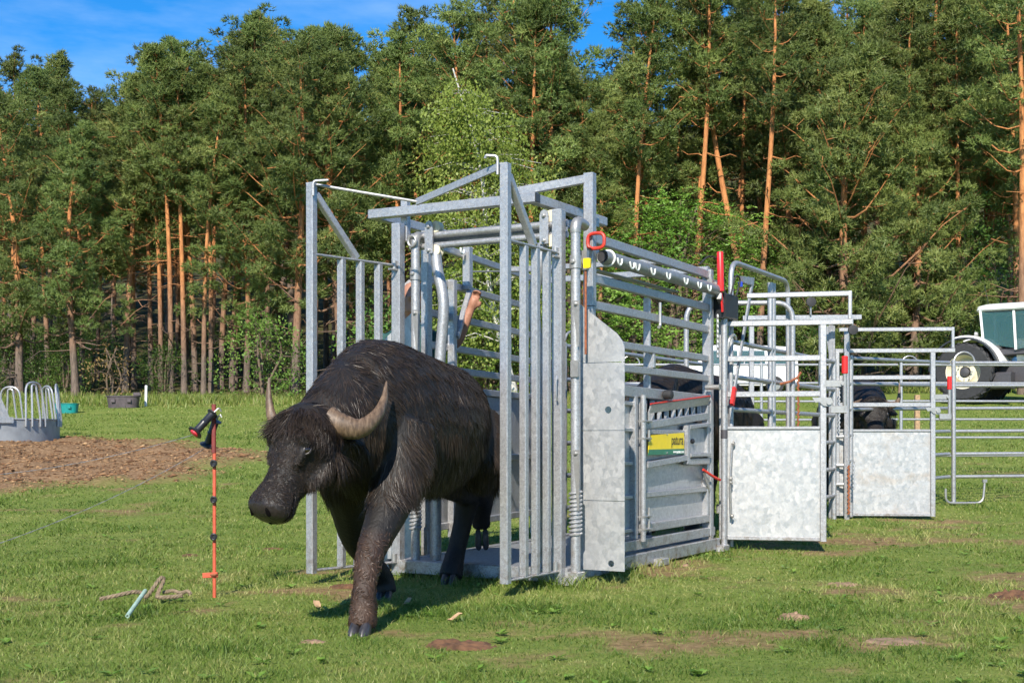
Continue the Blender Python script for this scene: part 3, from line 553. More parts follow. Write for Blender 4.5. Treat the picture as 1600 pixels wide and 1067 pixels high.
# linkage on top of the gates
lk = part('link_rod', MB().tube([(-.70, 1.31, 2.455), (-.40, .775, 2.352)], .009, 8), G)
part('link_strap', MB().bar((-.40, .775, 2.350), (-.632, .06, 2.452), .012, .045), G, lk)
part('hook', MB().tube(rounded([(-.66, .055, 2.40), (-.66, .055, 2.505), (-.68, .12, 2.512), (-.68, .125, 2.495)], .02), .008, 8), G, lk)
part('hook', MB().tube(rounded([(-.745, 1.30, 2.38), (-.745, 1.30, 2.47), (-.70, 1.22, 2.475)], .02), .008, 8), G, lk)
# top frame
tf = part('top_frame', MB().bar((0, .15, 2.385), (0, 1.40, 2.385), .06, .062).bar((.032, .18, 2.383), (.93, .13, 2.37), .058, .06).bar((.032, 1.37, 2.383), (.93, 1.36, 2.37), .058, .06))
part('end_cap', MB().box((0, .147, 2.385), (.054, .01, .056)), M['blackplastic'], tf); part('end_cap', MB().box((0, 1.403, 2.385), (.054, .01, .056)), M['blackplastic'], tf)
part('cross_beam', MB().bar((.62, .03, 2.315), (.62, 1.30, 2.325), .055, .055))
part('cross_beam', MB().bar((2.62, .0, 2.235), (2.62, 1.5, 2.235), .05, .05))
part('cross_beam', MB().bar((1.7, .03, 2.19), (1.7, 1.36, 2.21), .04, .04))
# head yoke
for z, r in ((2.235, .024), (2.165, .021)): part('yoke_tube', MB().tube([(.12, .0, z), (.12, 1.16, z)], r, 14))
part('cross_beam', MB().bar((.22, .06, 2.215), (.22, 1.12, 2.215), .05, .06))
def carriage(v):
    c = part('roller_carriage', MB().prism([V3((.082, v+x, z)) for x, z in [(-.03, 2.11), (.03, 2.11), (.03, 2.29), (.02, 2.315), (0, 2.325), (-.02, 2.315), (-.03, 2.29)]], (-.012, 0, 0)))
    for z in (2.285, 2.13): part('roller', MB().lathe([(.012, -.03), (.037, -.028), (.04, -.02), (.03, 0), (.04, .02), (.037, .028), (.012, .03)], (.125, v-.03, z), (1, 0, 0), 18), M['cream'], c)
    for z in (2.285, 2.13): bolt((.068, v, z), (-1, 0, 0), .011, c)
carriage(.99); carriage(.14)
def neckbar(v, s):
    part('neck_bar', MB().tube(spline([(.12, v, .1), (.12, v, .5), (.12, v-s*.0, .95), (.12, v-s*.035, 1.45), (.12, v-s*.06, 1.78), (.12, v-s*.015, 2.0), (.12, v, 2.12)], 4), .036, 14))
neckbar(.965, 1); neckbar(.175, -1)
def col_pipe(u, v, zt):
    p = part('column_pipe', MB().tube([(u, v, .02), (u, v, zt)], .030, 16))
    part('collar', MB().tube([(u, v, zt-.25), (u, v, zt-.17)], .037, 16), M['zinc'], p); bolt((u-.036, v, zt-.21), (-1, 0, 0), .013, p)
    s = 1 if v > .5 else -1
    el = part('elbow', MB().tube(spline([(u, v, zt-.03), (u, v, zt+.0), (u+.02, v-s*.0, zt+.035), (u+.07, v+s*.0, zt+.04), (u+.13, v, zt+.03)], 4), .034, 12), M['zinc'], p)
    sp = [(u+.036*math.cos(a), v+.036*math.sin(a), .30+.28*a/(2*math.pi*11)) for a in np.linspace(0, 2*math.pi*11, 11*12)]
    part('spring', MB().tube(sp, .0075, 6), M['dull'], p)
    for z0, z1 in ((1.74, 1.46), (.83, .46)):
        part('strap', MB().loft([[V3((u-.04, v-.022+du-.015*t, z0*(1-t)+z1*t))+V3(((.006 if q else 0), 0, 0)) for du, q in ((-.02*(1-t)-.004, 0), (.02*(1-t)+.004, 0), (.02*(1-t)+.004, 1), (-.02*(1-t)-.004, 1))] for t in (0, .15, .35, .6, 1)]), M['zinc'], p); bolt((u-.042, v-.022, z0-.02), (-1, 0, 0), .01, p)
    part('latch_plate', MB().box((u-.035, v-.01, 1.325), (.014, .05, .10)), M['zinc'], p)
    part('boss', MB().box((u, v, .06), (.1, .08, .05)), M['dull'], p)
    return p
col_pipe(.06, -.085, 2.19); col_pipe(.06, 1.085, 2.19)
part('lifting_eye', MB().tube([(.02+.0, 1.085+.03*math.cos(a), 2.19+.034*math.sin(a)) for a in np.linspace(0, 6.283, 17)[:-1]], .009, 8, True), M['zinc'])
# transverse shields beside the head gate, four sheets each
def sheet(u, poly, hole=None, thick=.006, m=None):
    """flat sheet across the crush at x=u from (v,z) outline, with an optional round hole"""
    mb = MB()
    if hole is None: mb.prism([V3((u, a, b)) for a, b in poly], (thick, 0, 0))
    else:
        (cv, cz), r = hole; angs = sorted([math.atan2(b-cz, a-cv) for a, b in poly]+list(np.linspace(-math.pi, math.pi, 25)[:-1]+.01)); out_ = []
        for a in angs:
            dx, dz = math.cos(a), math.sin(a); best = 1e9
            for i in range(len(poly)):
                (x1, z1), (x2, z2) = poly[i], poly[(i+1) % len(poly)]; ex, ez = x2-x1, z2-z1; den = dx*ez-dz*ex
                if abs(den) < 1e-9: continue
                t = ((x1-cv)*ez-(z1-cz)*ex)/den; s = ((x1-cv)*dz-(z1-cz)*dx)/den
                if t > 0 and -1e-6 <= s <= 1+1e-6: best = min(best, t)
            out_.append((cv+dx*best, cz+dz*best))
        inn = [(cv+r*math.cos(a), cz+r*math.sin(a)) for a in angs]
        o0 = [V3((u, *p)) for p in out_]; i0 = [V3((u, *p)) for p in inn]; dx = V3((thick, 0, 0))
        mb.loft([i0, o0, [p+dx for p in o0], [p+dx for p in i0]], cap=False, closed=True)
    return part('shield_plate', mb, m or M['sheet'])
zs = [.085, .518, .952, 1.372]
for sgn, v0 in ((-1, -.035), (1, 1.215)):
    va, vb = v0, v0+sgn*.31
    sheet(.21, [(va, zs[0]), (vb, zs[0]), (vb, zs[1]-.004), (va, zs[1]-.004)], ((v0+sgn*.22, zs[0]+.045), .020))
    sheet(.21, [(va, zs[1]), (vb, zs[1]), (vb, zs[2]-.004), (va, zs[2]-.004)])
    sheet(.21, [(va, zs[2]), (vb, zs[2]), (vb, zs[3]-.004), (va, zs[3]-.004)], ((v0+sgn*.2, zs[2]+.125), .022))
    sheet(.21, [(va, zs[3]), (vb, zs[3]), (vb, 1.46), (v0+sgn*.295, 1.50), (v0+sgn*.26, 1.545), (va, 1.745)])
    for z in (.3, .75, 1.2): part('shield_bracket', MB().bar((.222, va, z), (.222, vb-sgn*.02, z), .012, .03), M['dull'])
# rust coloured trip rod with yellow tag
tr_ = part('trip_rod', MB().tube([(.15, -.11, 1.42), (.15, -.11, 2.06)], .008, 8), M['rust']); part('tag', MB().box((.14, -.125, 1.98), (.02, .045, .06)), M['yellow'], tr_); part('clevis', MB().box((.15, -.10, 2.0), (.035, .05, .12)), M['zinc'], tr_)
# lever post with red ring
lp = part('lever_post', MB().bar((.44, 0, 1.75), (.44, 0, 2.60), .068, .06).bar((.44, .03, 2.565), (.06, .42, 2.44), .055, .055)); 
part('ring_handle', MB().tube([(.385, -.07+.058*np.sign(math.cos(a))*abs(math.cos(a))**.6, 2.155+.048*np.sign(math.sin(a))*abs(math.sin(a))**.7) for a in np.linspace(0, 6.283, 33)[:-1]], .0115, 8, True), M['redrust'], lp)
part('gusset', MB().prism([(.478, .01, 2.33), (.478, .01, 2.1), (.62, .01, 2.1)], (0, .012, 0)), G, lp)
# right side wall
part('corner_post', MB().bar((.44, 0, .1), (.44, 0, 1.745), .06)); part('corner_post', MB().bar((2.60, .0, .1), (2.60, .0, 2.23), .075, .06)); part('corner_post', MB().bar((2.70, .045, .05), (2.70, .045, 2.05), .05, .05))
for z, u0, u1, hh in ((2.19, .48, 2.66, .06), (1.93, .48, 2.56, .058), (1.76, .48, 2.56, .056), (1.53, .23, 2.56, .05), (1.375, .23, 2.56, .05)):
    part('side_rail', MB().bar((u0, 0, z), (u1, 0, z), .042, hh))
part('middle_post', MB().bar((1.46, .0, 1.405), (1.46, .0, 1.5), .05, .035).bar((1.46, .035, 1.24), (1.46, .035, 1.9), .05, .03))
part('drop_pin', MB().tube(rounded([(1.52, -.04, 1.87), (1.52, -.04, 1.70), (1.47, -.05, 1.69)], .02), .011, 8), M['zinc'])
# hollow tube with white lashings
M['tubemetal'] = simple('dull_tube', (.24, .25, .255), .5, .4, .15, 30)
tb = part('store_tube', MB().loft([[V3((u, -.06+r*math.cos(a), 2.07+r*math.sin(a))) for a in np.linspace(0, 6.283, 19)[:-1]] for u, r in ((.52, .030), (.505, .036), (.50, .042), (.52, .045), (2.62, .045), (2.63, .03))], cap=True), M['tubemetal']); part('bore_shade', MB().lathe([(.033, 0), (.033, .004)], (.497, -.06, 2.07), (1, 0, 0), 16), M['rubber'], tb)  # black disc on the tube end paints the shade of the hollow
for u in (.66, .86, .95, 1.22, 1.5, 1.84, 2.12, 2.33):
    part('lashing', MB().tube([(u+.035*math.cos(a), -.112-.0*math.sin(a), 2.075+.045*math.sin(a)) for a in np.linspace(math.pi, 2*math.pi, 10)], .006, 6), M['inkwhite'], tb)
part('lashing', MB().tube([(.585, -.06+.05*math.cos(a), 2.07+.05*math.sin(a)) for a in np.linspace(0, 6.283, 19)[:-1]], .007, 6, True), M['inkwhite'], tb)
part('tray', MB().bar((.6, .05, 2.0), (2.0, .05, 2.0), .07, .01), G)
# lower side panel and door
part('side_beam', MB().bar((.23, 0, 1.232), (2.56, 0, 1.205), .045, .075))
part('bottom_rail', MB().bar((.23, -.005, .168), (2.68, -.005, .168), .05, .07))
part('fixed_sheet', MB().box((.72, .02, .70), (.95, .006, .92)), M['sheet'])
for z in (.27, .5, .73, .96, 1.14): part('stiffener', MB().bar((.26, .004, z), (1.13, .004, z), .03, .028))
part('panel_post', MB().bar((1.135, -.002, .21), (1.135, -.002, 1.19), .05, .05))
dr = part('side_door', MB().box((1.92, .018, .63), (1.40, .006, .78)), M['dull'])
part('door_frame', MB().bar((1.23, -.006, .275), (2.55, -.006, .275), .05, .06).bar((1.255, -.006, .305), (1.255, -.006, 1.185), .045, .045).bar((2.545, -.004, .305), (2.545, -.004, 1.16), .05, .05).bar((1.28, -.008, .505), (2.52, -.008, .505), .032, .04), G, dr)
part('door_beam', MB().bar((1.28, -.006, .99), (2.52, -.006, 1.075), .05, .055), G, dr)
part('door_beam', MB().bar((1.28, -.006, .945), (2.06, -.006, .945), .045, .035), G, dr)
part('door_beam', MB().bar((1.28, -.02, .715), (2.03, -.02, .755), .06, .045).bar((2.07, -.02, .725), (2.52, -.02, .725), .05, .05), G, dr)
part('service_box', MB().bar((2.06, -.03, .71), (2.06, -.03, 1.0), .045, .05).bar((2.085, -.03, .985), (2.52, -.03, 1.01), .05, .03).bar((2.085, -.03, .775), (2.52, -.03, .775), .06, .03), G, dr)
part('box_sheet', MB().box((2.3, .0, .88), (.44, .006, .2)), M['sheet'], dr); part('knob', MB().lathe([(.012, 0), (.02, .01), (.02, .02), (.008, .03)], (2.22, -.004, .88), (0, -1, 0), 12), M['blackplastic'], dr)
for i in range(9):
    part('slot_bar', MB().bar((1.36+i*.135, .012, 1.0+i*.009), (1.36+i*.135, .012, 1.17), .035, .012), G, dr)
part('flap', MB().prism([(1.34, -.03, 1.075), (2.52, -.03, 1.165), (2.52, -.05, 1.225), (1.34, -.05, 1.135)], (0, .012, 0)), G, dr)
part('flap_edge', MB().bar((1.33, -.047, 1.142), (2.52, -.047, 1.232), .012, .012), M['redrust'], dr)
part('bump_stop', MB().lathe([(.028, 0), (.034, .006), (.034, .06), (.026, .066)], (1.62, -.028, 1.215), (0, -1, .0), 14), M['rubber'])
for z in (1.02, .9, .36, .27): part('hinge', MB().box((1.235, -.045, z), (.13, .05, .014)).cyl((1.28, -.055, z-.02), (1.28, -.055, z+.06), .010), M['zinc'], dr)
part('hinge_pipe', MB().tube([(1.19, -.05, .19), (1.19, -.05, 1.2)], .02, 10).tube([(1.235, -.04, .24), (1.235, -.04, 1.14)], .014, 10), G, dr)
part('catch', MB().tube(rounded([(2.40, -.035, .66), (2.52, -.08, .60), (2.6, -.1, .575)], .02), .011, 8), M['redrust'], dr); part('catch_arm', MB().bar((2.43, -.03, .64), (2.56, -.03, .49), .01, .035), M['zinc'], dr)
# sign
sg = part('sign', MB().prism([(1.285, -.05, .80), (1.96, -.05, .825), (1.96, -.05, .944), (1.285, -.05, .922)], (0, .004, 0)), M['yellow'])
part('green_band', MB().prism([(1.285, -.0525, .785), (1.96, -.0525, .785), (1.96, -.0525, .825), (1.285, -.0525, .823)], (0, .006, 0)), M['green'], sg)
def text(body, size, p, m, parent, name, sx=1, align='LEFT', rot=None):
    c = bpy.data.curves.new('lettering', 'FONT'); c.body = body; c.size = size; c.extrude = .0008; c.align_x = align
    o = bpy.data.objects.new('tmp', c); col.objects.link(o); dg = bpy.context.evaluated_depsgraph_get(); me = bpy.data.meshes.new_from_object(o.evaluated_get(dg)); bpy.data.objects.remove(o)
    mt = Matrix.Translation(p) @ (rot or Matrix(((1, 0, 0, 0), (0, 0, -1, 0), (0, 1, 0, 0), (0, 0, 0, 1)))) @ Matrix.Diagonal((sx, 1, 1, 1)); me.transform(mt); me.materials.clear(); me.materials.append(m); return link(name, me, parent)
text('patura', .105, (1.94, -.0515, .856), M['inkblack'], sg, 'lettering', .86, 'RIGHT')
text('www.patura.com', .034, (1.945, -.0545, .793), M['inkwhite'], sg, 'lettering', .9, 'RIGHT')
for u, z in ((1.62, .93), (1.62, .797)): bolt((u, -.052, z), (0, -1, 0), .006, sg, .004)
# rear levers, crank arms, control box
rl = part('rear_lever', MB().tube([(2.78, -.07, .04), (2.78, -.07, 2.0)], .027, 14)); part('band', MB().tube([(2.78, -.07, .90), (2.78, -.07, .97)], .0285, 14), M['greyplastic'], rl)
part('grip', MB().tube([(2.62, -.10, 2.055), (2.62, -.10, 2.06), (2.60, -.10, 2.36), (2.60, -.10, 2.365)], [.02, .026, .026, .022], 14), M['red'], rl); part('lever_arm', MB().bar((2.66, -.10, 1.9), (2.62, -.10, 2.1), .012, .035), M['red'], rl)
part('bracket', MB().bar((2.75, -.07, 1.97), (2.60, -.09, 2.02), .04, .05), M['zinc'], rl)
part('control_box', MB().box((2.84, -.06, 1.955), (.30, .11, .20), .012), M['blackplastic']); part('control_plate', MB().box((2.66, -.03, 2.08), (.22, .05, .14)), M['zinc']); 
for u, z in ((2.75, 2.09), (2.62, 2.12), (2.7, 2.02)): bolt((u, -.057, z), (0, -1, 0), .012)
sl = part('slant_lever', MB().bar((3.30, -.13, 2.20), (2.86, -.13, 1.30), .018, .04)); part('grip', MB().bar((2.86, -.13, 1.305), (2.795, -.13, 1.17), .026, .05), M['red'], sl)
part('lever_plate', MB().prism([(3.02, -.14, 2.22), (3.33, -.14, 2.24), (3.31, -.14, 2.17), (3.05, -.14, 2.17)], (0, .03, 0)), G, sl); part('blue_knob', MB().tube([(3.0, -.13, 2.13), (3.0, -.13, 2.17)], .02, 10), simple('blue_knob', (.02, .05, .4), .4), sl)
part('hose', MB().tube(spline([(2.35, -.02, 2.24), (2.5, -.05, 2.32), (2.68, -.08, 2.28), (2.75, -.08, 2.1), (2.8, -.09, 1.98)], 6), .007, 6), M['rubber']); part('hose', MB().tube(spline([(2.8, -.12, 2.05), (2.86, -.14, 2.2), (2.96, -.14, 2.18), (2.9, -.13, 2.05)], 6), .007, 6), M['rubber'])
for za, zb, ua, ub in ((.86, .55, 2.86, 2.80), (.58, .28, 2.80, 2.83)):
    ca_ = part('crank_arm', MB().bar((ua, -.11, za), (ub, -.11, zb), .014, .03), M['zinc']); bolt((ua, -.118, za), (0, -1, 0), .018, ca_); bolt((ub, -.118, zb), (0, -1, 0), .014, ca_)
part('roller_hook', MB().tube(rounded([(2.83, -.06, 1.5), (2.84, -.09, 1.70), (2.9, -.11, 1.74), (2.94, -.11, 1.70)], .03), .014, 8), M['zinc'])
part('push_pin', MB().cyl((2.50, -.02, 1.30), (2.50, -.13, 1.30), .02, 12).cyl((2.50, -.13, 1.30), (2.50, -.135, 1.30), .026, 12), M['zinc'])
part('chain', MB().tube([(2.66, -.06, 1.88-.02*i) if i % 2 else (2.668, -.055, 1.88-.02*i) for i in range(18)], .009, 6), M['dull'])
# left side wall, splayed outwards
def Lw(s, z, off=0): return (.45+.99*s, 1.25+.143*s+off, z)
for s, zt in ((0, 2.33), (2.2, 2.22)): part('corner_post', MB().bar(Lw(s, .1), Lw(s, zt), .06))
for z in (2.25, 2.0, 1.77, 1.55, 1.39): part('side_rail', MB().bar(Lw(.03, z), Lw(2.17, z), .042, .05))
part('middle_post', MB().bar(Lw(.35, .2, -.045), Lw(.35, 2.03, -.045), .055, .05)); part('hanging_post', MB().bar(Lw(.62, 1.99, -.05), Lw(.62, 2.30, -.05), .06, .055)); part('wall_brace', MB().bar(Lw(.37, 1.62, -.07), Lw(.62, 1.98, -.07), .04, .04))
part('hook', MB().tube([Lw(.52+.03*math.cos(a), 2.27+.03*math.sin(a), -.05) for a in np.linspace(math.pi*.9, 2*math.pi, 9)], .008, 6), M['inkwhite'])
part('fixed_sheet', MB().prism([Lw(0.03, .26), Lw(2.17, .26), Lw(2.17, 1.24), Lw(.03, 1.24)], (0, .006, 0)), M['dull'])
for z in (.28, .75, 1.25): part('stiffener', MB().bar(Lw(.03, z, -.015), Lw(2.17, z, -.015), .03, .05))
part('foot_board', MB().bar((.3, 1.62, .255), (1.35, 1.70, .255), .34, .03).bar((.35, 1.5, .0), (.35, 1.5, .24), .05).bar((1.3, 1.56, .0), (1.3, 1.56, .24), .05).bar((.35, 1.76, .0), (.35, 1.76, .24), .05).bar((1.3, 1.8, .0), (1.3, 1.8, .24), .05), G)
part('wire_rope', MB().tube([(1.05, 1.28, 2.12), (1.9, .9, 2.20)], .006, 6), M['zinc'])

# ================================================================== swing gates, race, pens
def L2W(u, v, z=0):
    c, s = math.cos(CRZ), math.sin(CRZ); return (CO[0]+c*u-s*v, CO[1]+s*u+c*v, z)
def swing_gate(p, q, z0, W, label, msheet, loop0=.0):
    rz = math.atan2(q[1]-p[1], q[0]-p[0]); g = empty('swing_gate', (p[0], p[1], z0), rz, label, 'gate', 'sheeted swing gates')
    b = lambda n, mb, m=None, par=None: mb.build(n, m or G, par or g)
    b('gate_post', MB().bar((0, 0, .09), (0, 0, 1.84), .045)); b('gate_post', MB().bar((W, 0, .085), (W, 0, 1.80), .05))
    b('sheet_panel', MB().prism([(.024, 0, .10)]+[(W-.026, 0, .10), (W-.026, 0, .985), (.024, 0, .985)], (0, .004, 0)), msheet)
    b('bottom_bar', MB().bar((.024, .0, .10), (W-.026, .0, .10), .03, .03)); b('upper_bar', MB().bar((.024, .0, .985), (W-.026, .0, .985), .03, .025))
    for z in (1.255, 1.54): b('rail', MB().bar((.024, 0, z), (W-.026, 0, z), .04, .045))
    b('top_bar', MB().bar((-.02, 0, 1.822), (W+.225, 0, 1.822), .042, .044)); b('top_loop', MB().bar((loop0, 0, 2.045), (W+.205, 0, 2.045), .04, .04).bar((W+.206, 0, 1.846), (W+.206, 0, 2.066), .038, .03))
    lt = b('latch', MB().box((W+.09, -.02, 1.335), (.16, .012, .055)).cyl((W+.165, -.03, 1.12), (W+.165, -.03, 1.42), .017, 12).box((W+.12, -.03, 1.13), (.12, .03, .06)), M['zinc'])
    b('grip', MB().tube([(W+.165, -.03, 1.41), (W+.165, -.03, 1.415), (W+.165, -.03, 1.545), (W+.165, -.03, 1.55)], [.018, .025, .025, .02], 12), M['red'], lt)
    hk = b('catch', MB().prism([(W-.085, -.03, 1.225), (W+.06, -.03, 1.225), (W+.075, -.03, 1.19), (W+.06, -.03, 1.15), (W+.0, -.03, 1.16), (W-.03, -.03, 1.19), (W-.06, -.03, 1.185)], (0, -.012, 0)), M['zinc'])
    b('pin', MB().cyl((W+.045, -.04, 1.185), (W+.045, -.06, 1.185), .02, 10), M['zinc'], hk); b('pin', MB().cyl((W+.15, -.025, 1.335), (W+.15, -.045, 1.335), .016, 10), M['zinc'], lt)
    for z in (.3, 1.6): b('hinge', MB().cyl((-.03, 0, z), (-.03, 0, z+.07), .016, 10), M['zinc'])
    return g
h1 = L2W(2.87, -.02); h1q = (2.47, 10.16); swing_gate(h1[:2], h1q, .0, math.hypot(h1q[0]-h1[0], h1q[1]-h1[1]), 'sheeted swing gate hinged to the rear post of the crush', M['sheet'], .2)
h2 = L2W(6.48, .0); h2q = (4.41, 13.42); swing_gate(h2[:2], h2q, .0, math.hypot(h2q[0]-h2[0], h2q[1]-h2[1]), 'dirt-smeared sheeted swing gate standing next to the round-pipe pen panel', M['sheet2'], .02)
def panel(p, q, rails, label, cat='fence panel', r=.021, posts=(0, 1), top=None, z0=None, group='round-pipe livestock panels', foot=False, hoops=True, extra=()):
    p = V3((p[0], p[1], 0)); q = V3((q[0], q[1], 0)); Lp = np.linalg.norm(q-p); zz = GZ(p[0], p[1]) if z0 is None else z0
    zq = (GZ(q[0], q[1]) if z0 is None else z0)-zz
    g = empty('livestock_panel', (p[0], p[1], zz), math.atan2(q[1]-p[1], q[0]-p[0]), label, cat, group); rm = None; sl_ = zq/Lp
    for z in rails: MB().tube([(0, 0, z), (Lp, 0, z+zq)], r, 10).build('rail', G, g)
    for t in posts: MB().tube([(Lp*t, 0, .02+zq*t), (Lp*t, 0, rails[0]+.03+zq*t)], r*1.25, 12).build('post', G, g)
    for t, zt in extra: MB().tube([(Lp*t, 0, .02+zq*t), (Lp*t, 0, zt+zq*t)], r*1.2, 12).build('post', G, g)
    if hoops:
        for t in (posts[0], posts[-1]):
            sg_ = 1 if t < .5 else -1; MB().tube(arc((Lp*t+sg_*.13, 0, rails[0]+zq*t), .13, 0, math.pi, 10, (1, 0, 0), (0, 0, 1)), .011, 8).build('connector_loop', G, g)
    if foot:
        MB().tube(rounded([(-.12, -.05, .2), (-.12, -.05, .03), (.34, -.05, .03), (.36, -.05, .28)], .09), .014, 8).build('ground_foot', M['zinc'], g); MB().box((.36, -.05, .29), (.05, .03, .04)).build('foot_plate', M['zinc'], g)
    return g
RL = [1.70, 1.41, 1.14, .86, .58, .30]
panel(L2W(3.06, 0)[:2], L2W(6.36, 0)[:2], RL, 'long pipe panel forming the near side of the race behind the crush', z0=0., hoops=False, posts=(0, 1), extra=((.345, 2.30), (.37, 2.30)))
panel(L2W(2.9, 1.42)[:2], L2W(6.36, 1.35)[:2], RL, 'pipe panel forming the far side of the race', z0=0., posts=(0, .5, 1))
PR = [1.69, 1.42, 1.15, .88, .61, .34]
pj = gx(1490, 15.2); panel(pj[:2], (8.4, 15.5), PR, 'pipe panel running out of frame in front of the tractor wheel', foot=True)
panel(L2W(6.48, -.12)[:2], (pj[0]-.06, pj[1]-.02), PR, 'pipe panel behind the dirt-smeared gate, joined to the footed panel', hoops=False, posts=(.02,))
fj = gx(1408, 19); panel(fj[:2], (11.2, 19.4), PR, 'far pipe panel behind the footed panel, below the tractor', r=.019, posts=(0, 1)); panel((1.6, 18.6), (fj[0]-.05, fj[1]), PR, 'far pipe panel behind the waiting buffalo', r=.019, posts=(0, .5))
def bow(name, pts, r, label, rr=.16):
    g = empty(name, tuple(pts[0][:2])+(0,), 0, label, 'pipe frame', 'pipe bows over the race'); o = V3((pts[0][0], pts[0][1], 0))
    MB().tube(rounded([V3(p)-o for p in pts], rr, 7), r, 14).build('bow_tube', G, g); return g
bow('pipe_bow', [L2W(3.0, -.05, .02), L2W(3.0, -.05, 2.345), L2W(4.57, -.05, 2.345), L2W(4.57, -.05, .02)], .021, 'tall bent pipe bow running along the near side of the race')
bA = bow('pipe_bow', [(1.60, 11.75, .02), (1.60, 11.75, 2.14), (2.565, 11.70, 2.14), (2.565, 11.70, .02)], .024, 'lower bent pipe bow set across the race')
for f_ in (0,): pass
# end post of the race with rungs, sliding track
ep = empty('race_end_post', L2W(6.42, -.06), CRZ, 'double upright with short rungs between the two swing gates', 'post')
MB().bar((0, -.06, .02), (0, -.06, 2.02), .05).build('upright', G, ep); MB().bar((-.02, .10, .02), (-.02, .10, 2.1), .045).build('upright', G, ep)
for z in (.42, .62, .92, 1.22, 1.5): MB().tube([(-.005, -.03, z), (-.015, .075, z)], .02, 8).build('rung', G, ep)
MB().prism([(-.03, .06, 2.08), (-.03, .16, 2.08), (-.03, .12, 1.75), (-.03, .06, 1.72)], (.012, 0, 0)).build('gusset', G, ep)
MB().tube([(-.06, .0+.012*(i % 2), 1.42-.022*i) for i in range(22)], .010, 6).build('chain', M['dull'], ep); MB().tube([(-.06, -.1+.012*(i % 2), .62-.022*i) for i in range(24)], .012, 6).build('chain', M['rust'], ep); MB().tube([(-.09, -.16+.012*(i % 2), .66-.022*i) for i in range(14)], .012, 6).build('chain', M['dull'], ep)
trk = empty('sliding_track', (2.48, 13.2, 0), 0, 'overhead track bar with two hanging rollers between the gates', 'track')
MB().bar((-.1, 0, 2.14), (1.12, 0, 2.15), .045, .05).build('track_bar', G, trk); MB().bar((.0, .06, .02), (.0, .06, 2.12), .05).build('upright', G, trk); MB().bar((.72, .05, .02), (.72, .05, 2.12), .05).build('upright', G, trk)
for x, dz in ((.59, .12), (1.02, -.1)):
    c_ = MB().bar((x, -.03, 2.145+dz*.2), (x, -.03, 2.145+dz*1.6), .05, .015).build('roller_hanger', M['zinc'], trk); MB().lathe([(.02, -.02), (.05, -.015), (.05, .015), (.02, .02)], (x, -.06, 2.145+dz*1.3), (0, 1, 0), 16).build('roller', M['rubber'], c_)
ch = empty('hanging_chain', at(1245, 590, 11.69), 0, 'rusty chain hanging from the lower pipe bow', 'chain'); MB().tube([(.0+.012*(i % 2), -.03, -.024*i) for i in range(20)], .010, 6).build('links', M['rust'], ch); MB().tube([(-.16, -.03, -.06), (-.08, -.05, -.04), (0, -.03, 0), (.03, -.03, .05)], .012, 6).build('hook', M['rust'], ch)

# ================================================================== BUFFALO
def buffmat():
    m, t, b = mat('buffalo_hide'); l = t.links.new; vc = N(t, 'ShaderNodeVertexColor', layer_name='tint'); tc = N(t, 'ShaderNodeTexCoord')
    mp_ = N(t, 'ShaderNodeMapping'); mp_.inputs['Scale'].default_value = (1, 1, .35); l(tc.outputs['Object'], mp_.inputs['Vector'])
    n = N(t, 'ShaderNodeTexNoise', Scale=85., Detail=5.); l(mp_.outputs[0], n.inputs['Vector']); mr = N(t, 'ShaderNodeMapRange'); mr.inputs['To Min'].default_value = .6; mr.inputs['To Max'].default_value = 1.4; l(n.outputs['Fac'], mr.inputs[0])
    x = N(t, 'ShaderNodeMix', data_type='RGBA', blend_type='MULTIPLY', Factor=1.); l(vc.outputs['Color'], x.inputs['A']); l(mr.outputs[0], x.inputs['B']); l(x.outputs['Result'], b.inputs['Base Color'])
    rg = N(t, 'ShaderNodeMapRange'); rg.inputs['To Min'].default_value = .36; rg.inputs['To Max'].default_value = .62; l(vc.outputs['Alpha'], rg.inputs[0]); l(rg.outputs[0], b.inputs['Roughness']); b.inputs['Specular IOR Level'].default_value = .35
    n3 = N(t, 'ShaderNodeTexNoise', Scale=26., Detail=4., Distortion=1.2); l(tc.outputs['Object'], n3.inputs['Vector']); sm_ = N(t, 'ShaderNodeMath', operation='MULTIPLY_ADD'); l(n3.outputs['Fac'], sm_.inputs[0]); sm_.inputs[1].default_value = 1.6; l(n.outputs['Fac'], sm_.inputs[2])
    bp = N(t, 'ShaderNodeBump', Strength=.5, Distance=.006); l(sm_.outputs[0], bp.inputs['Height']); l(bp.outputs[0], b.inputs['Normal']); return m
def furmat():
    m, t, b = mat('buffalo_fur'); l = t.links.new; vc = N(t, 'ShaderNodeVertexColor', layer_name='tint'); l(vc.outputs['Color'], b.inputs['Base Color']); b.inputs['Roughness'].default_value = .42; b.inputs['Specular IOR Level'].default_value = .26; return m
M['hide'] = buffmat(); M['fur'] = furmat()
def hornmat():
    m, t, b = mat('horn'); l = t.links.new; tc = N(t, 'ShaderNodeTexCoord'); n = N(t, 'ShaderNodeTexNoise', Scale=45., Detail=6., Roughness=.7); mp_ = N(t, 'ShaderNodeMapping'); mp_.inputs['Scale'].default_value = (1.6, .5, .5); l(tc.outputs['Object'], mp_.inputs['Vector']); l(mp_.outputs[0], n.inputs['Vector'])
    r = ramp(t, [(.3, (.032, .019, .011)), (.5, (.12, .076, .045)), (.72, (.235, .16, .10))]); l(n.outputs['Fac'], r.inputs[0]); l(r.outputs[0], b.inputs['Base Color']); b.inputs['Roughness'].default_value = .5
    bp = N(t, 'ShaderNodeBump', Strength=.5, Distance=.006); l(n.outputs['Fac'], bp.inputs['Height']); l(bp.outputs[0], b.inputs['Normal']); return m
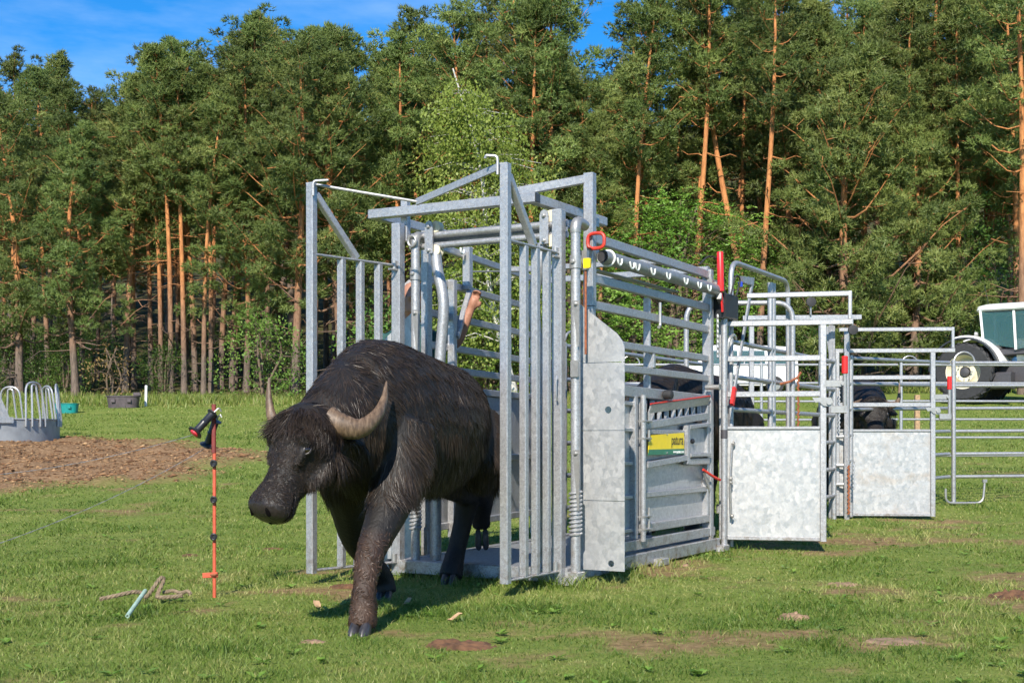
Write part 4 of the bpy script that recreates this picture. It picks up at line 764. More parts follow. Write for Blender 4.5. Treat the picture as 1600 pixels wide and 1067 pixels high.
M['horn'] = hornmat(); M['void'] = simple('opening_shade', (.0035, .003, .003), .9, 0, .1, 20, 0, .05); M['lid'] = simple('eyelid_skin', (.02, .015, .014), .45, 0, .2, 80, .3); M['hoof'] = simple('hoof', (.035, .033, .036), .4, 0, .35, 40); M['eye'] = simple('eye', (.012, .007, .005), .05, 0, 0, 5, 0, .8); M['nose'] = simple('nose_skin', (.045, .034, .032), .32, 0, .2, 60, .2)  # void: near-black that paints the shade inside nostrils and mouth slit
def ring(c, fwd, a, bu, bd, n=20, up=(0, 0, 1), p=1.0):
    f, s, u = frame(fwd, up); return [V3(c)+s*a*math.copysign(abs(math.cos(t))**p, math.cos(t))+u*(bu if math.sin(t) > 0 else bd)*math.copysign(abs(math.sin(t))**p, math.sin(t)) for t in np.linspace(0, 2*math.pi, n, endpoint=False)]
def remesh(mb, vox, it=6, fac=.5):
    me = bpy.data.meshes.new('t'); me.from_pydata(mb.v, [], mb.f); bm = bmesh.new(); bm.from_mesh(me)
    bmesh.ops.recalc_face_normals(bm, faces=bm.faces); bm.to_mesh(me); bm.free(); o = bpy.data.objects.new('t', me); col.objects.link(o)
    r = o.modifiers.new('r', 'REMESH'); r.mode = 'VOXEL'; r.voxel_size = vox; s = o.modifiers.new('s', 'SMOOTH'); s.iterations = it; s.factor = fac
    dg = bpy.context.evaluated_depsgraph_get(); dg.update(); m2 = bpy.data.meshes.new_from_object(o.evaluated_get(dg)); bpy.data.objects.remove(o); m2.shade_smooth(); return m2
def limb(mb, pts, rs, n=12):
    sp = spline(pts, 4); rr = np.interp(np.arange(len(sp)), np.arange(len(pts))*4, rs); mb.tube(sp, list(rr), n)
def buffalo(root, J, vox=.014, nfur=30000, seed=1):
    """J: joints in root-local coordinates; front = -axis"""
    mb = MB(); T = J['trunk']; cs = [V3(t[0]) for t in T]
    mb.loft([ring(cs[i], cs[min(i+1, len(T)-1)]-cs[max(i-1, 0)], T[i][1], T[i][2], T[i][3], 22) for i in range(len(T))])
    Nk = J['neck']; cn = [V3(t[0]) for t in Nk]; mb.loft([ring(cn[i], cn[min(i+1, len(Nk)-1)]-cn[max(i-1, 0)], Nk[i][1], Nk[i][2], Nk[i][3], 18) for i in range(len(Nk))])
    A, Mz, Lf = V3(J['poll']), V3(J['muzzle']), nrm(J['left']); ax = nrm(Mz-A); Lf = nrm(Lf-ax*np.dot(Lf, ax)); Fn = nrm(np.cross(ax, Lf)); 
    if Fn[2] < 0 and abs(Fn[2]) > .05: Fn = -Fn
    hl = np.linalg.norm(Mz-A)
    prof = J.get('headprof', [(-.10, .07, .07, .06), (-.03, .12, .12, .10), (.08, .15, .14, .14), (.22, .15, .128, .17), (.34, .128, .108, .175), (.47, .098, .09, .16), (.60, .084, .08, .128), (.73, .082, .078, .105), (.83, .10, .087, .105), (.91, .112, .09, .104), (.975, .106, .08, .094), (1.015, .08, .056, .066), (1.035, .04, .03, .035)])
    def hring(t, w_, u_, d_):
        c = A+ax*hl*t; return [c+Lf*w_*math.copysign(abs(math.cos(q))**.9, math.cos(q))+Fn*(u_ if math.sin(q) > 0 else d_)*math.copysign(abs(math.sin(q))**.9, math.sin(q)) for q in np.linspace(0, 2*math.pi, 20, endpoint=False)]
    mb.loft([hring(*p) for p in prof])
    hp = lambda t, l_, f_: A+ax*hl*t+Lf*l_+Fn*f_
    for s in (1, -1):
        mb.tube([hp(.24, s*.085, .10), hp(.30, s*.118, .088), hp(.37, s*.125, .06)], [.028, .032, .018], 8); mb.tube([hp(.40, s*.112, .055), hp(.46, s*.10, .05), hp(.54, s*.085, .04)], [.022, .026, .018], 8)          # brow and cheek bone
        mb.tube([hp(.84, s*.05, .05), hp(.95, s*.055, .045), hp(.99, s*.045, .02)], [.03, .034, .022], 8)           # nostril rims
        mb.tube([hp(.2, s*.10, -.10), hp(.42, s*.085, -.11), hp(.6, s*.06, -.08)], [.05, .05, .03], 8)              # jaw
    for lg in J['legs']: limb(mb, lg[0], lg[1])
    for e in J['ears']:
        e0, e1, wv = V3(e[0]), V3(e[1]), V3(e[2]); m_ = (e0+e1)/2; f, s, u = frame(e1-e0, wv)
        mb.loft([[c+s*a*math.cos(q)+u*.016*math.sin(q) for q in np.linspace(0, 6.283, 10, endpoint=False)] for c, a in ((e0, .03), (e0*.65+e1*.35, .055), (e0*.3+e1*.7, .05), (e1, .012))])
    if 'tail' in J: mb.tube(spline(J['tail'], 3), .028, 8)
    me = remesh(mb, vox); n = len(me.vertices); co = np.empty(n*3, np.float32); me.vertices.foreach_get('co', co); co = co.reshape(-1, 3)
    hd = (co-A)@ax/hl; lat = abs((co-A)@Lf); hm = np.linalg.norm(co-(A+np.clip(hd, 0, 1)[:, None]*ax*hl), axis=1) < .24
    colr = np.tile(np.array([.0105, .0088, .0080]), (n, 1)); 
    mz = np.clip((hd-.90)*12, 0, 1)*hm; colr = colr*(1-mz[:, None])+np.array([.026, .020, .019])*mz[:, None]
    for p, rad_, c in J.get('tints', []):
        w_ = np.clip(1.6-1.6*np.linalg.norm(co-V3(p), axis=1)/rad_, 0, 1)[:, None]; colr = colr*(1-w_)+np.array(c)*w_
    at_ = me.color_attributes.new('tint', 'FLOAT_COLOR', 'POINT'); cc = np.ones((n, 4), np.float32); cc[:, :3] = colr; cc[:, 3] = 1-mz; at_.data.foreach_set('color', cc.ravel()); me.materials.clear(); me.materials.append(M['hide']); me.name = 'body'
    body = link('body', me, root)
    for hi_, h in enumerate(J['horns']):
        sp = spline(h, 6); k = len(sp); rr = [J.get('hornr', .058)*(J.get('horn2', 1) if hi_ else 1)*(1-(i/(k-1))**1.05)**.8*(1+.035*math.sin(i*2.4)*(i < k*.6))+.004 for i in range(k)]; hb = MB(); hb.tube(sp, rr, 16, flat=.8); hb.build('horn', M['horn'], root, 60)
    EYES = []
    from mathutils.bvhtree import BVHTree
    bvh = BVHTree.FromPolygons([tuple(v) for v in co], [tuple(pp.vertices) for pp in me.polygons])
    def hit(o_, d_):
        r_ = bvh.ray_cast(Vector(tuple(V3(o_)+nrm(d_)*.4)), Vector(tuple(-nrm(d_)))); return V3(r_[0]) if r_[0] is not None else V3(o_)
    for s in (1, -1):
        dv = Lf*s*.92+Fn*.38; c = hit(hp(.375, 0, .0), dv); e = MB(); EYES.append(c); e.lathe([(.024*math.sin(a_), -.024*math.cos(a_)) for a_ in np.linspace(.02, 3.12, 9)], c-nrm(dv)*.0135, (0, 0, 1), 16); e.build('eye', M['eye'], root, 80)
        lid = MB(); nd = nrm(dv); tx = nrm(np.cross(nd, Fn)); ty_ = np.cross(nd, tx)
        for sgn in (1, -1): lid.tube([c-nd*.006+tx*.025*math.cos(q_)+ty_*.0145*sgn*math.sin(q_)+nd*.006*math.sin(q_) for q_ in np.linspace(0, math.pi, 11)], [.004, .006, .007, .0075, .008, .008, .008, .0075, .007, .006, .004], 8)
        lid.build('eyelid', M['lid'], root, 60)
        dn_ = Lf*s*.62+ax*.6+Fn*.5; c = hit(hp(.93, s*.02, .01), dn_); nd = nrm(dn_); tx = nrm(np.cross(nd, Lf)); ty_ = np.cross(nd, tx)
        nb = MB(); nb.loft([[c+nd*dz+(tx*math.cos(q_)*.023+ty_*math.sin(q_)*.011+tx*.25*.011*math.sin(q_))*sc_ for q_ in np.linspace(0, 6.283, 14, endpoint=False)] for dz, sc_ in ((-.016, 1), (.001, 1.0), (.0035, .8), (.004, .3))]); nb.build('nostril', M['void'], root)  # nostril: black cap on the muzzle, painted as the shade of the opening
    mo = MB()
    for s in (1, -1):
        pts_ = []
        for t_, l_, f_ in ((1.03, .01, -.035), (1.0, .05, -.045), (.95, .09, -.045), (.88, .12, -.04), (.80, .12, -.03), (.72, .12, -.02)):
            o_ = hp(t_, 0, f_); h_2 = hit(o_, Lf*s*max(l_, .02)*8+ax*(1 if t_ > .96 else .15)); pts_.append(h_2)
        mo.tube(spline(pts_, 3), [.004]*(len(pts_)*3-2), 6)
    mo.build('mouth', M['void'], root, 60)  # thin black line painted as the shade of the mouth slit
    for hf in J['hooves']:
        c, fw, sz = V3(hf[0]), nrm(hf[1]), hf[2]; up = nrm(hf[3]) if len(hf) > 3 else V3((0, 0, 1)); sdv = nrm(np.cross(fw, up)); hb = MB()
        for s in (-1, 1):
            b0 = c+sdv*s*sz*.52
            hb.loft([[b0+up*z+fw*(x0+math.cos(q)*rx)+sdv*math.sin(q)*ry for q in np.linspace(0, 6.283, 14, endpoint=False)] for z, x0, rx, ry in ((0, .025*sz/.05, sz*1.05, sz*.5), (sz*.35, .02*sz/.05, sz*1.0, sz*.5), (sz*.9, .0, sz*.82, sz*.46), (sz*1.25, -.01, sz*.6, sz*.38))])
        hb.build('hoof', M['hoof'], root, 50)
    # ---- fur strands
    rng = np.random.default_rng(seed); tri = me; me.calc_loop_triangles(); nt_ = len(me.loop_triangles); ti = np.empty(nt_*3, np.int32); me.loop_triangles.foreach_get('vertices', ti); ti = ti.reshape(-1, 3)
    a, b, c = co[ti[:, 0]], co[ti[:, 1]], co[ti[:, 2]]; fn = np.cross(b-a, c-a); ar = np.linalg.norm(fn, axis=1); fn /= ar[:, None]+1e-12
    cen = (a+b+c)/3; hdc = (cen-A)@ax/hl; inhead = (np.linalg.norm(cen-(A+np.clip(hdc, 0, 1)[:, None]*ax*hl), axis=1) < .21)&(hdc > .02)
    wgt = ar*np.where(inhead, 4.6, 1.0)*np.where(inhead&(hdc > .93), .02, 1); pick = rng.choice(nt_, nfur, p=wgt/wgt.sum()); u1, u2 = rng.uniform(0, 1, (2, nfur)); fl = u1+u2 > 1; u1[fl] = 1-u1[fl]; u2[fl] = 1-u2[fl]
    P0 = a[pick]+(b[pick]-a[pick])*u1[:, None]+(c[pick]-a[pick])*u2[:, None]; Nn = fn[pick]; ih = inhead[pick]; hh = hdc[pick]
    back = V3(J['back']); flow = back*.45+V3((0, 0, -.85))+rng.normal(0, .10, (nfur, 3)); sw = (vnoise(P0[:, 0]*1+P0[:, 1], P0[:, 2], 7, 3)-.5)[:, None]; flow = flow+sw*back*1.1; sw2 = (vnoise(P0[:, 1], P0[:, 2]+P0[:, 0], 13, 8)-.5)[:, None]; flow = flow+sw2*np.array([.5, .2, .35])
    flow[ih] = (-ax*.25+V3((0, 0, -.35)))+rng.normal(0, .25, (ih.sum(), 3)); top = ih&(hh < .26); flow[top] = ax*.8+Lf*np.sign((P0[top]-A)@Lf)[:, None]*.5+rng.normal(0, .25, (top.sum(), 3))
    zl = P0[:, 2]; leg = (zl < J['legz'])&~ih; L = np.where(leg, .022, .062)*rng.uniform(.5, 1.3, nfur); low = (~leg)&(~ih)&(zl < J['legz']+.34); L[low] *= 1.75; L[ih] = .021*rng.uniform(.5, 1.4, ih.sum()); L[top] *= 3.2
    for c_e in EYES: L[np.linalg.norm(P0-c_e, axis=1) < .042] *= .12
    beard = ih&(((P0-A)@Fn) < -.07)&(hh > .15)&(hh < .62); L[beard] *= 1.9; flow[beard] = V3((0, 0, -1))+back*.15+rng.normal(0, .2, (beard.sum(), 3))
    cl = np.tile(np.array([.022, .0158, .0122]), (nfur, 1))*rng.uniform(.6, 1.5, (nfur, 1))*(.7+.9*vnoise(P0[:, 0]+P0[:, 1], P0[:, 2], 11, 5))[:, None]
    hi_b = np.clip((P0[:, 2]-1.12)/.25, 0, 1)[:, None]*(~ih)[:, None]*(.4+.9*vnoise(P0[:, 0], P0[:, 1], 3, 6))[:, None]; cl = cl*(1-hi_b*.6)+np.array([.034, .023, .0165])*hi_b*.6*rng.uniform(.6, 1.4, (nfur, 1))
    warm = (rng.uniform(0, 1, nfur) < .18); cl[warm] = np.array([.044, .030, .021])*rng.uniform(.7, 1.3, (warm.sum(), 1))
    curl = np.zeros(nfur)
    for (p0_, p1_, rad_) in J.get('brown', []):
        p0_, p1_ = V3(p0_), V3(p1_); t = np.clip(((P0-p0_)@(p1_-p0_))/np.dot(p1_-p0_, p1_-p0_), 0, 1); inb = (np.linalg.norm(P0-(p0_+t[:, None]*(p1_-p0_)), axis=1) < rad_)&(rng.uniform(0, 1, nfur) < np.clip((p0_[2]+.10-P0[:, 2])/.13, .0, 1))
        L[inb] = rng.uniform(.02, .045, inb.sum()); cl[inb] = np.array([.062, .036, .024])*rng.uniform(.5, 1.4, (inb.sum(), 1)); curl[inb] = 1; q_ = P0[inb]; flow[inb] = np.stack([np.sin(q_[:, 2]*60+q_[:, 0]*40), np.cos(q_[:, 2]*47), -.7+.8*np.sin(q_[:, 0]*70+q_[:, 2]*33)], -1)
    tg_ = flow-Nn*(flow*Nn).sum(1, keepdims=True); tg_ /= np.linalg.norm(tg_, axis=1, keepdims=True)+1e-9
    lift = np.where(curl > 0, .45, np.where(ih, .30, .10))[:, None]; d0 = tg_+Nn*lift; d0 /= np.linalg.norm(d0, axis=1, keepdims=True)
    g_ = V3((0, 0, -1)); pts = [P0-Nn*.002]; d = d0.copy(); seg = 3
    for i in range(seg):
        pts.append(pts[-1]+d*(L/seg)[:, None]); d = d+g_*np.where(low|beard, .28, .05)[:, None]-Nn*np.where(curl > 0, .5, .06)[:, None]+rng.normal(0, .06, (nfur, 3)); d /= np.linalg.norm(d, axis=1, keepdims=True)
    wv = np.cross(d0, Nn+rng.normal(0, .5, (nfur, 3))); wv /= np.linalg.norm(wv, axis=1, keepdims=True)+1e-9; wd_ = np.where(ih, .0017, .0026)*rng.uniform(.7, 1.3, nfur)*J.get('furw', 1)
    vv = np.stack([pts[0]-wv*wd_[:, None]*.5, pts[0]+wv*wd_[:, None]*.5, pts[1]-wv*wd_[:, None]*.5, pts[1]+wv*wd_[:, None]*.5, pts[2]-wv*wd_[:, None]*.35, pts[2]+wv*wd_[:, None]*.35, pts[3]], 1)
    b0 = np.arange(nfur)*7; tr3 = np.concatenate([np.stack([b0+i, b0+j, b0+k], -1) for i, j, k in ((0, 1, 3), (0, 3, 2), (2, 3, 5), (2, 5, 4), (4, 5, 6))])
    fur = np_mesh('fur', vv.reshape(-1, 3), tr3, M['fur'], root, np.repeat(cl, 7, 0)); return body
# --- the walking buffalo: joints in world coordinates, moved to the root
BO = V3((-.52, 7.0, 0)); S_ = V3((-.72, 6.45, 0)); bd = nrm((.277, .96, 0)); bl = V3((bd[1], -bd[0], 0))
def TB(s, z, a, bu, bd_): return (S_+bd*s+V3((0, 0, z))-BO, a, bu, bd_)
w2 = lambda *p: V3(p)-BO
trunk = [TB(-.34, .93, .08, .10, .14), TB(-.27, .95, .16, .20, .27), TB(-.14, .98, .235, .34, .37), TB(.04, 1.0, .285, .405, .40), TB(.22, 1.0, .325, .41, .41), TB(.5, .985, .36, .39, .42), TB(.8, .975, .355, .375, .40), TB(1.02, .985, .325, .36, .36), TB(1.2, 1.0, .275, .33, .32), TB(1.35, 1.01, .225, .28, .28), TB(1.46, 1.01, .155, .2, .24), TB(1.52, 1.0, .08, .1, .14)]
neck = [(w2(-.66, 6.72, 1.05), .24, .32, .36), (w2(-.74, 6.42, 1.04), .235, .32, .36), (w2(-.82, 6.2, 1.0), .19, .25, .32), (w2(-.88, 6.03, .965), .155, .17, .25), (w2(-.915, 5.95, .94), .12, .11, .17)]
Jm = dict(trunk=trunk, neck=neck, poll=w2(-.912, 5.93, .985), muzzle=w2(-1.098, 5.715, .556), left=(.745, -.665, -.02), back=bd,
  legs=[([w2(-.56, 6.42, .95), w2(-.56, 6.34, .74), w2(-.60, 6.22, .56), w2(-.665, 6.05, .37), w2(-.685, 5.97, .22), w2(-.69, 5.95, .12), w2(-.692, 5.93, .03)], [.185, .15, .105, .07, .055, .062, .07]),
        ([w2(-.87, 6.55, .95), w2(-.86, 6.62, .72), w2(-.85, 6.75, .55), w2(-.845, 6.92, .36), w2(-.78, 7.08, .22), w2(-.73, 7.2, .11), w2(-.715, 7.2, .03)], [.18, .15, .115, .08, .062, .066, .07]),
        ([w2(-.48, 7.72, .98), w2(-.45, 7.62, .80), w2(-.36, 7.78, .66), w2(-.285, 8.08, .555), w2(-.31, 8.12, .38), w2(-.35, 8.1, .2), w2(-.375, 8.03, .09), w2(-.385, 8.0, .03)], [.21, .2, .14, .085, .062, .06, .072, .078]),
        ([w2(-.24, 7.66, .98), w2(-.20, 7.55, .80), w2(-.20, 7.75, .70), w2(-.18, 8.05, .60), w2(-.18, 8.25, .50), w2(-.2, 8.34, .40), w2(-.198, 8.37, .32)], [.19, .17, .13, .08, .062, .062, .06])],
  ears=[(w2(-1.0, 5.90, .985), w2(-1.12, 5.86, .93), (0, -1, .3)), (w2(-.81, 5.93, .93), w2(-.70, 6.06, .86), (0, -.5, 1))],
  horns=[[w2(-.845, 5.875, .985), w2(-.785, 5.862, .960), w2(-.70, 5.885, .945), w2(-.635, 5.96, 1.0), w2(-.606, 6.05, 1.08), w2(-.597, 6.09, 1.172)], [w2(-.99, 6.01, .985), w2(-1.07, 6.05, .96), w2(-1.135, 6.08, .99), w2(-1.158, 6.1, 1.08), w2(-1.160, 6.11, 1.19)]], hornr=.062, horn2=.66,
  hooves=[(w2(-.695, 5.90, 0), (-.25, -.97, 0), .05), (w2(-.715, 7.17, .0), (-.1, -.99, 0), .045), (w2(-.39, 7.96, 0.0), (-.2, -.98, 0), .048), (w2(-.197, 8.385, .235), (.05, -.35, -1), .045, (-.0, -.6, .8))],
  legz=.60, brown=[(w2(-.665, 6.03, .38), w2(-.69, 5.94, .06), .125)], tints=[(w2(-.69, 5.93, .08), .13, (.06, .034, .022)), (w2(-.68, 5.97, .25), .14, (.045, .026, .018)), (w2(-.665, 6.04, .37), .12, (.035, .02, .015)), (w2(-.46, 7.1, 1.38), .6, (.013, .009, .007))])
bf = empty('water_buffalo', tuple(BO), 0, 'shaggy black water buffalo striding out of the crush towards the camera', 'buffalo'); buffalo(bf, Jm, .012, 105000, 3)
# --- standing buffalo for the race and the pen (local: head towards -y)
def TS(s, z, a, bu, b_): return ((0, s, z), a, bu, b_)
Js = dict(trunk=[TS(-.34, .95, .08, .1, .14), TS(-.26, .97, .17, .2, .27), TS(-.1, 1.0, .25, .36, .37), TS(.1, 1.0, .30, .42, .40), TS(.5, .99, .38, .39, .42), TS(.85, .99, .39, .375, .40), TS(1.15, 1.01, .35, .34, .34), TS(1.4, 1.02, .27, .29, .28), TS(1.55, 1.02, .18, .2, .24), TS(1.62, 1.02, .08, .1, .14)],
  neck=[((0, .15, 1.06), .23, .3, .34), ((0, -.15, 1.06), .22, .28, .34), ((0, -.42, 1.05), .17, .2, .28), ((0, -.62, 1.04), .13, .14, .18)], poll=(0, -.68, 1.10), muzzle=(0, -.98, .72), left=(1, 0, 0), back=(0, 1, 0),
  legs=[([(s*.2, .05, .95), (s*.2, .05, .72), (s*.19, .08, .52), (s*.19, .04, .34), (s*.19, .05, .2), (s*.19, .05, .1), (s*.19, .03, .03)], [.18, .15, .11, .075, .06, .065, .07]) for s in (1, -1)]+[([(s*.2, 1.28, .98), (s*.2, 1.15, .78), (s*.2, 1.3, .62), (s*.19, 1.5, .5), (s*.19, 1.47, .3), (s*.19, 1.45, .12), (s*.19, 1.42, .03)], [.2, .19, .13, .08, .058, .062, .07]) for s in (1, -1)],
  ears=[((s*.12, -.68, 1.04), (s*.27, -.63, .98), (0, -1, .3)) for s in (1, -1)], horns=[[(s*.09, -.68, 1.10), (s*.19, -.64, 1.08), (s*.28, -.58, 1.13), (s*.30, -.54, 1.32)] for s in (1, -1)], hornr=.05,
  hooves=[((s*.19, -.0, 0), (0, -1, 0), .045) for s in (1, -1)]+[((s*.19, 1.39, 0), (0, -1, 0), .045) for s in (1, -1)], legz=.6, tail=[(0, 1.58, 1.15), (0, 1.68, .95), (0, 1.66, .6), (0, 1.66, .4)], furw=1.6)
b2 = empty('water_buffalo', (0, 0, 0), 0, 'black buffalo waiting in the race right behind the crush', 'buffalo'); buffalo(b2, Js, .018, 16000, 5)
q = L2W(3.25, .60); b2.scale = (1.05,)*3; b2.location = (q[0], q[1], .06); b2.rotation_euler = (0, 0, CRZ-math.pi/2)
b3 = copy_tree(b2); b3['label'] = 'black buffalo with a pale upright horn waiting beyond the dirt-smeared gate'; b3.location = (4.02, 14.7, GZ(3.9, 14.6)+.02); b3.rotation_euler = (0, 0, -.12); b3.scale = (1.06,)*3
b2['group'] = b3['group'] = bf['group'] = 'water buffaloes'

# ================================================================== PERSON behind the crush
M['skin'] = simple('skin', (.34, .16, .10), .55, 0, .1, 30); M['shirt'] = simple('dark_green_shirt', (.012, .06, .055), .8, 0, .2, 40, .2); M['collar'] = simple('pale_trim', (.6, .6, .42), .7); M['hair'] = simple('grey_hair', (.30, .28, .26), .8, 0, .4, 80, .5); M['jeans'] = simple('dark_trousers', (.03, .035, .05), .85, 0, .2, 40)
px_, py_, pz_ = L2W(.83, 1.62, .235); pe = empty('person', (px_, py_, pz_), 0, 'person in a dark green shirt behind the crush with one arm raised', 'person')
bm_ = MB()
bm_.loft([ring((0, 0, z), (0, 0, 1), a, b_, b_, 16, (0, 1, 0)) for z, a, b_ in ((.86, .17, .12), (1.0, .165, .115), (1.15, .175, .12), (1.32, .2, .13), (1.42, .19, .115), (1.49, .10, .08), (1.53, .06, .06), (1.6, .057, .06))])
bm_.loft([ring((0, -.015+dy, z), (0, 0, 1), a, b_, b2_, 16, (0, 1, 0)) for z, dy, a, b_, b2_ in ((1.555, 0, .03, .05, .05), (1.58, -.01, .055, .08, .085), (1.63, 0, .068, .09, .095), (1.69, 0, .077, .1, .095), (1.75, .005, .074, .1, .09), (1.79, .01, .05, .075, .07), (1.81, .01, .02, .03, .03))])
bm_.tube([(0, -.1, 1.72), (0, -.125, 1.685), (0, -.105, 1.665)], [.012, .017, .012], 8)
for s in (1, -1):
    limb(bm_, [(s*.1, 0, .9), (s*.105, -.01, .68), (s*.105, -.02, .48), (s*.105, 0, .26), (s*.105, .01, .08)], [.1, .088, .062, .058, .045]); limb(bm_, [(s*.105, .04, .045), (s*.105, -.06, .05), (s*.11, -.17, .035)], [.045, .045, .035]); bm_.lathe([(.005, -.012), (.03, -.008), (.03, .008), (.005, .012)], (s*.077, .005, 1.69), (1, 0, 0), 10)
limb(bm_, [(-.19, 0, 1.42), (-.235, -.01, 1.25), (-.25, -.03, 1.12), (-.23, -.13, 1.0), (-.19, -.22, .92)], [.062, .05, .043, .04, .03])
limb(bm_, [(.19, 0, 1.42), (.265, -.03, 1.36), (.33, -.06, 1.37), (.385, -.07, 1.50), (.43, -.08, 1.60)], [.062, .052, .043, .042, .03])
def hand(c, d, n_, side):
    d = nrm(d); n_ = nrm(V3(n_)-d*np.dot(n_, d)); w_ = np.cross(d, n_); c = V3(c); bm_.tube([c-d*.02, c+d*.03, c+d*.075], [.028, .037, .034], 10)
    for i, L in enumerate((.068, .078, .074, .058)):
        o = c+d*.07+w_*(.026-.0175*i); bm_.tube([o, o+d*L*.45+n_*.006, o+d*L*.75+n_*.028, o+d*L*.8+n_*.045], [.0095, .0095, .009, .007], 7)
    o = c+d*.015+w_*.03*side; bm_.tube([o, o+d*.03+w_*.025*side+n_*.01, o+d*.055+w_*.025*side+n_*.03], [.012, .011, .008], 7)
hand((.435, -.08, 1.61), (.4, -.1, 1), (0, -1, .1), 1); hand((-.185, -.225, .91), (.25, -.6, -.6), (.6, 0, -.5), 1)
me = remesh(bm_, .011, 2); me.materials.clear(); me.materials.append(M['skin']); me.name = 'body'; link('body', me, pe)
sh = MB(); sh.loft([ring((0, 0, z), (0, 0, 1), a, b_, b_, 20, (0, 1, 0)) for z, a, b_ in ((.84, .195, .14), (.95, .19, .138), (1.15, .195, .14), (1.32, .218, .148), (1.42, .205, .132), (1.485, .115, .095), (1.50, .085, .08))])
limb(sh, [(-.17, 0, 1.41), (-.215, -.005, 1.32), (-.245, -.015, 1.2)], [.075, .072, .07]); limb(sh, [(.17, 0, 1.41), (.23, -.015, 1.375), (.295, -.04, 1.355)], [.075, .072, .068])
me = remesh(sh, .012, 3); me.materials.clear(); me.materials.append(M['shirt']); me.name = 'shirt'; shirt = link('shirt', me, pe)
MB().tube([(.085*math.cos(a), .08*math.sin(a), 1.505+.02*math.sin(a)) for a in np.linspace(0, 6.283, 21)[:-1]], .012, 6, True).build('collar', M['collar'], pe); MB().tube([(-.10, -.128, 1.46), (-.125, -.138, 1.36), (-.13, -.142, 1.26)], .006, 6).build('trim', M['collar'], pe)
tr2 = MB(); tr2.loft([ring((0, 0, z), (0, 0, 1), a, b_, b_, 16, (0, 1, 0)) for z, a, b_ in ((.8, .185, .13), (.88, .183, .132), (.95, .178, .128))])
for s in (1, -1): limb(tr2, [(s*.1, 0, .88), (s*.105, -.01, .66), (s*.105, -.02, .46), (s*.105, 0, .25), (s*.105, .01, .09)], [.112, .1, .078, .074, .072])
me = remesh(tr2, .012, 3); me.materials.clear(); me.materials.append(M['jeans']); me.name = 'trousers'; link('trousers', me, pe)
hr_ = MB(); hr_.loft([ring((0, .012, z), (0, 0, 1), a, b_, b2_, 16, (0, 1, 0)) for z, a, b_, b2_ in ((1.66, .078, .098, .03), (1.70, .084, .108, .05), (1.75, .083, .11, .088), (1.79, .062, .088, .082), (1.82, .03, .04, .04))]); hr_.build('hair', M['hair'], pe, 60)
for s in (1, -1): MB().lathe([(.011*math.sin(a), -.011*math.cos(a)) for a in np.linspace(.05, 3.1, 7)], (s*.03, -.092, 1.695), (0, 0, 1), 10).build('eye', M['eye'], pe)
MB().tube([(-.024, -.094, 1.632), (0, -.102, 1.634), (.024, -.094, 1.632)], [.003, .006, .003], 6).build('mouth', simple('lips', (.3, .1, .08), .5), pe)

# ================================================================== TRACTOR (local: +x forward)
tz = gx(1524, 43); trr = empty('tractor', tz, math.atan2(-.60, .80), 'white tractor with cream wheel rims parked at the forest edge', 'tractor')
b = lambda n, mb, m, par=None, s=40: mb.build(n, m, par or trr, s)
def wheel(x, yc, rad, wdt, rimr, side):
    wv = empty('wheel'); wv.parent = trr; wv.location = (x, yc, rad)
    ty = MB().lathe([(rimr, -wdt/2), (rad*.9, -wdt/2), (rad*.965, -wdt*.42), (rad*.965, wdt*.42), (rad*.9, wdt/2), (rimr, wdt/2)], (0, 0, 0), (0, 1, 0), 40, False)
    nl = 22
    for i in range(nl):
        for s in (1, -1):
            a0 = 2*math.pi*(i+(.5 if s > 0 else 0))/nl; a1 = a0+.20; pr = lambda a, yy, rr: V3((math.cos(a)*rr, yy, math.sin(a)*rr))
            ty.loft([[pr(a0-.04, s*wdt*.5, rad*.93), pr(a0+.05, s*wdt*.5, rad*.93), pr(a0+.05, s*wdt*.5, rad*1.0), pr(a0-.04, s*wdt*.5, rad*1.0)], [pr(a1-.03, s*.02, rad*.95), pr(a1+.04, s*.02, rad*.95), pr(a1+.04, s*.02, rad*1.015), pr(a1-.03, s*.02, rad*1.015)]])
    ty.build('tyre', M['rubber'], wv, 30)
    MB().lathe([(rimr*1.04, side*wdt*.46), (rimr*.97, side*wdt*.44), (rimr*.93, side*wdt*.2), (rimr*.80, -side*wdt*.12), (rimr*.66, -side*wdt*.05), (rimr*.55, side*wdt*.12), (rimr*.33, side*wdt*.10), (rimr*.30, -side*wdt*.06), (.02, -side*wdt*.07)], (0, 0, 0), (0, 1, 0), 32, False).build('rim', M['cream'], wv, 35)
    MB().lathe([(rimr*.29, -side*wdt*.05), (rimr*.26, side*wdt*.2), (rimr*.1, side*wdt*.24), (.01, side*wdt*.24)], (0, 0, 0), (0, 1, 0), 20).build('hub', M['greyplastic'], wv, 35)
    hb = MB()
    for i in range(8): hb.cyl((rimr*.44*math.cos(i*.785), side*wdt*.24, rimr*.44*math.sin(i*.785)), (rimr*.44*math.cos(i*.785), side*wdt*.32, rimr*.44*math.sin(i*.785)), .025, 8)
    hb.build('wheel_nut', M['zinc'], wv)
for s in (-1, 1): wheel(0, s*.95, .90, .56, .52, s); wheel(2.65, s*.9, .66, .42, .36, s)
b('chassis', MB().box((1.3, 0, .85), (3.4, .6, .6), .05), M['greyplastic']); b('axle', MB().cyl((0, -.9, .9), (0, .9, .9), .13), M['greyplastic']); b('axle', MB().cyl((2.65, -.85, .66), (2.65, .85, .66), .1), M['greyplastic'])
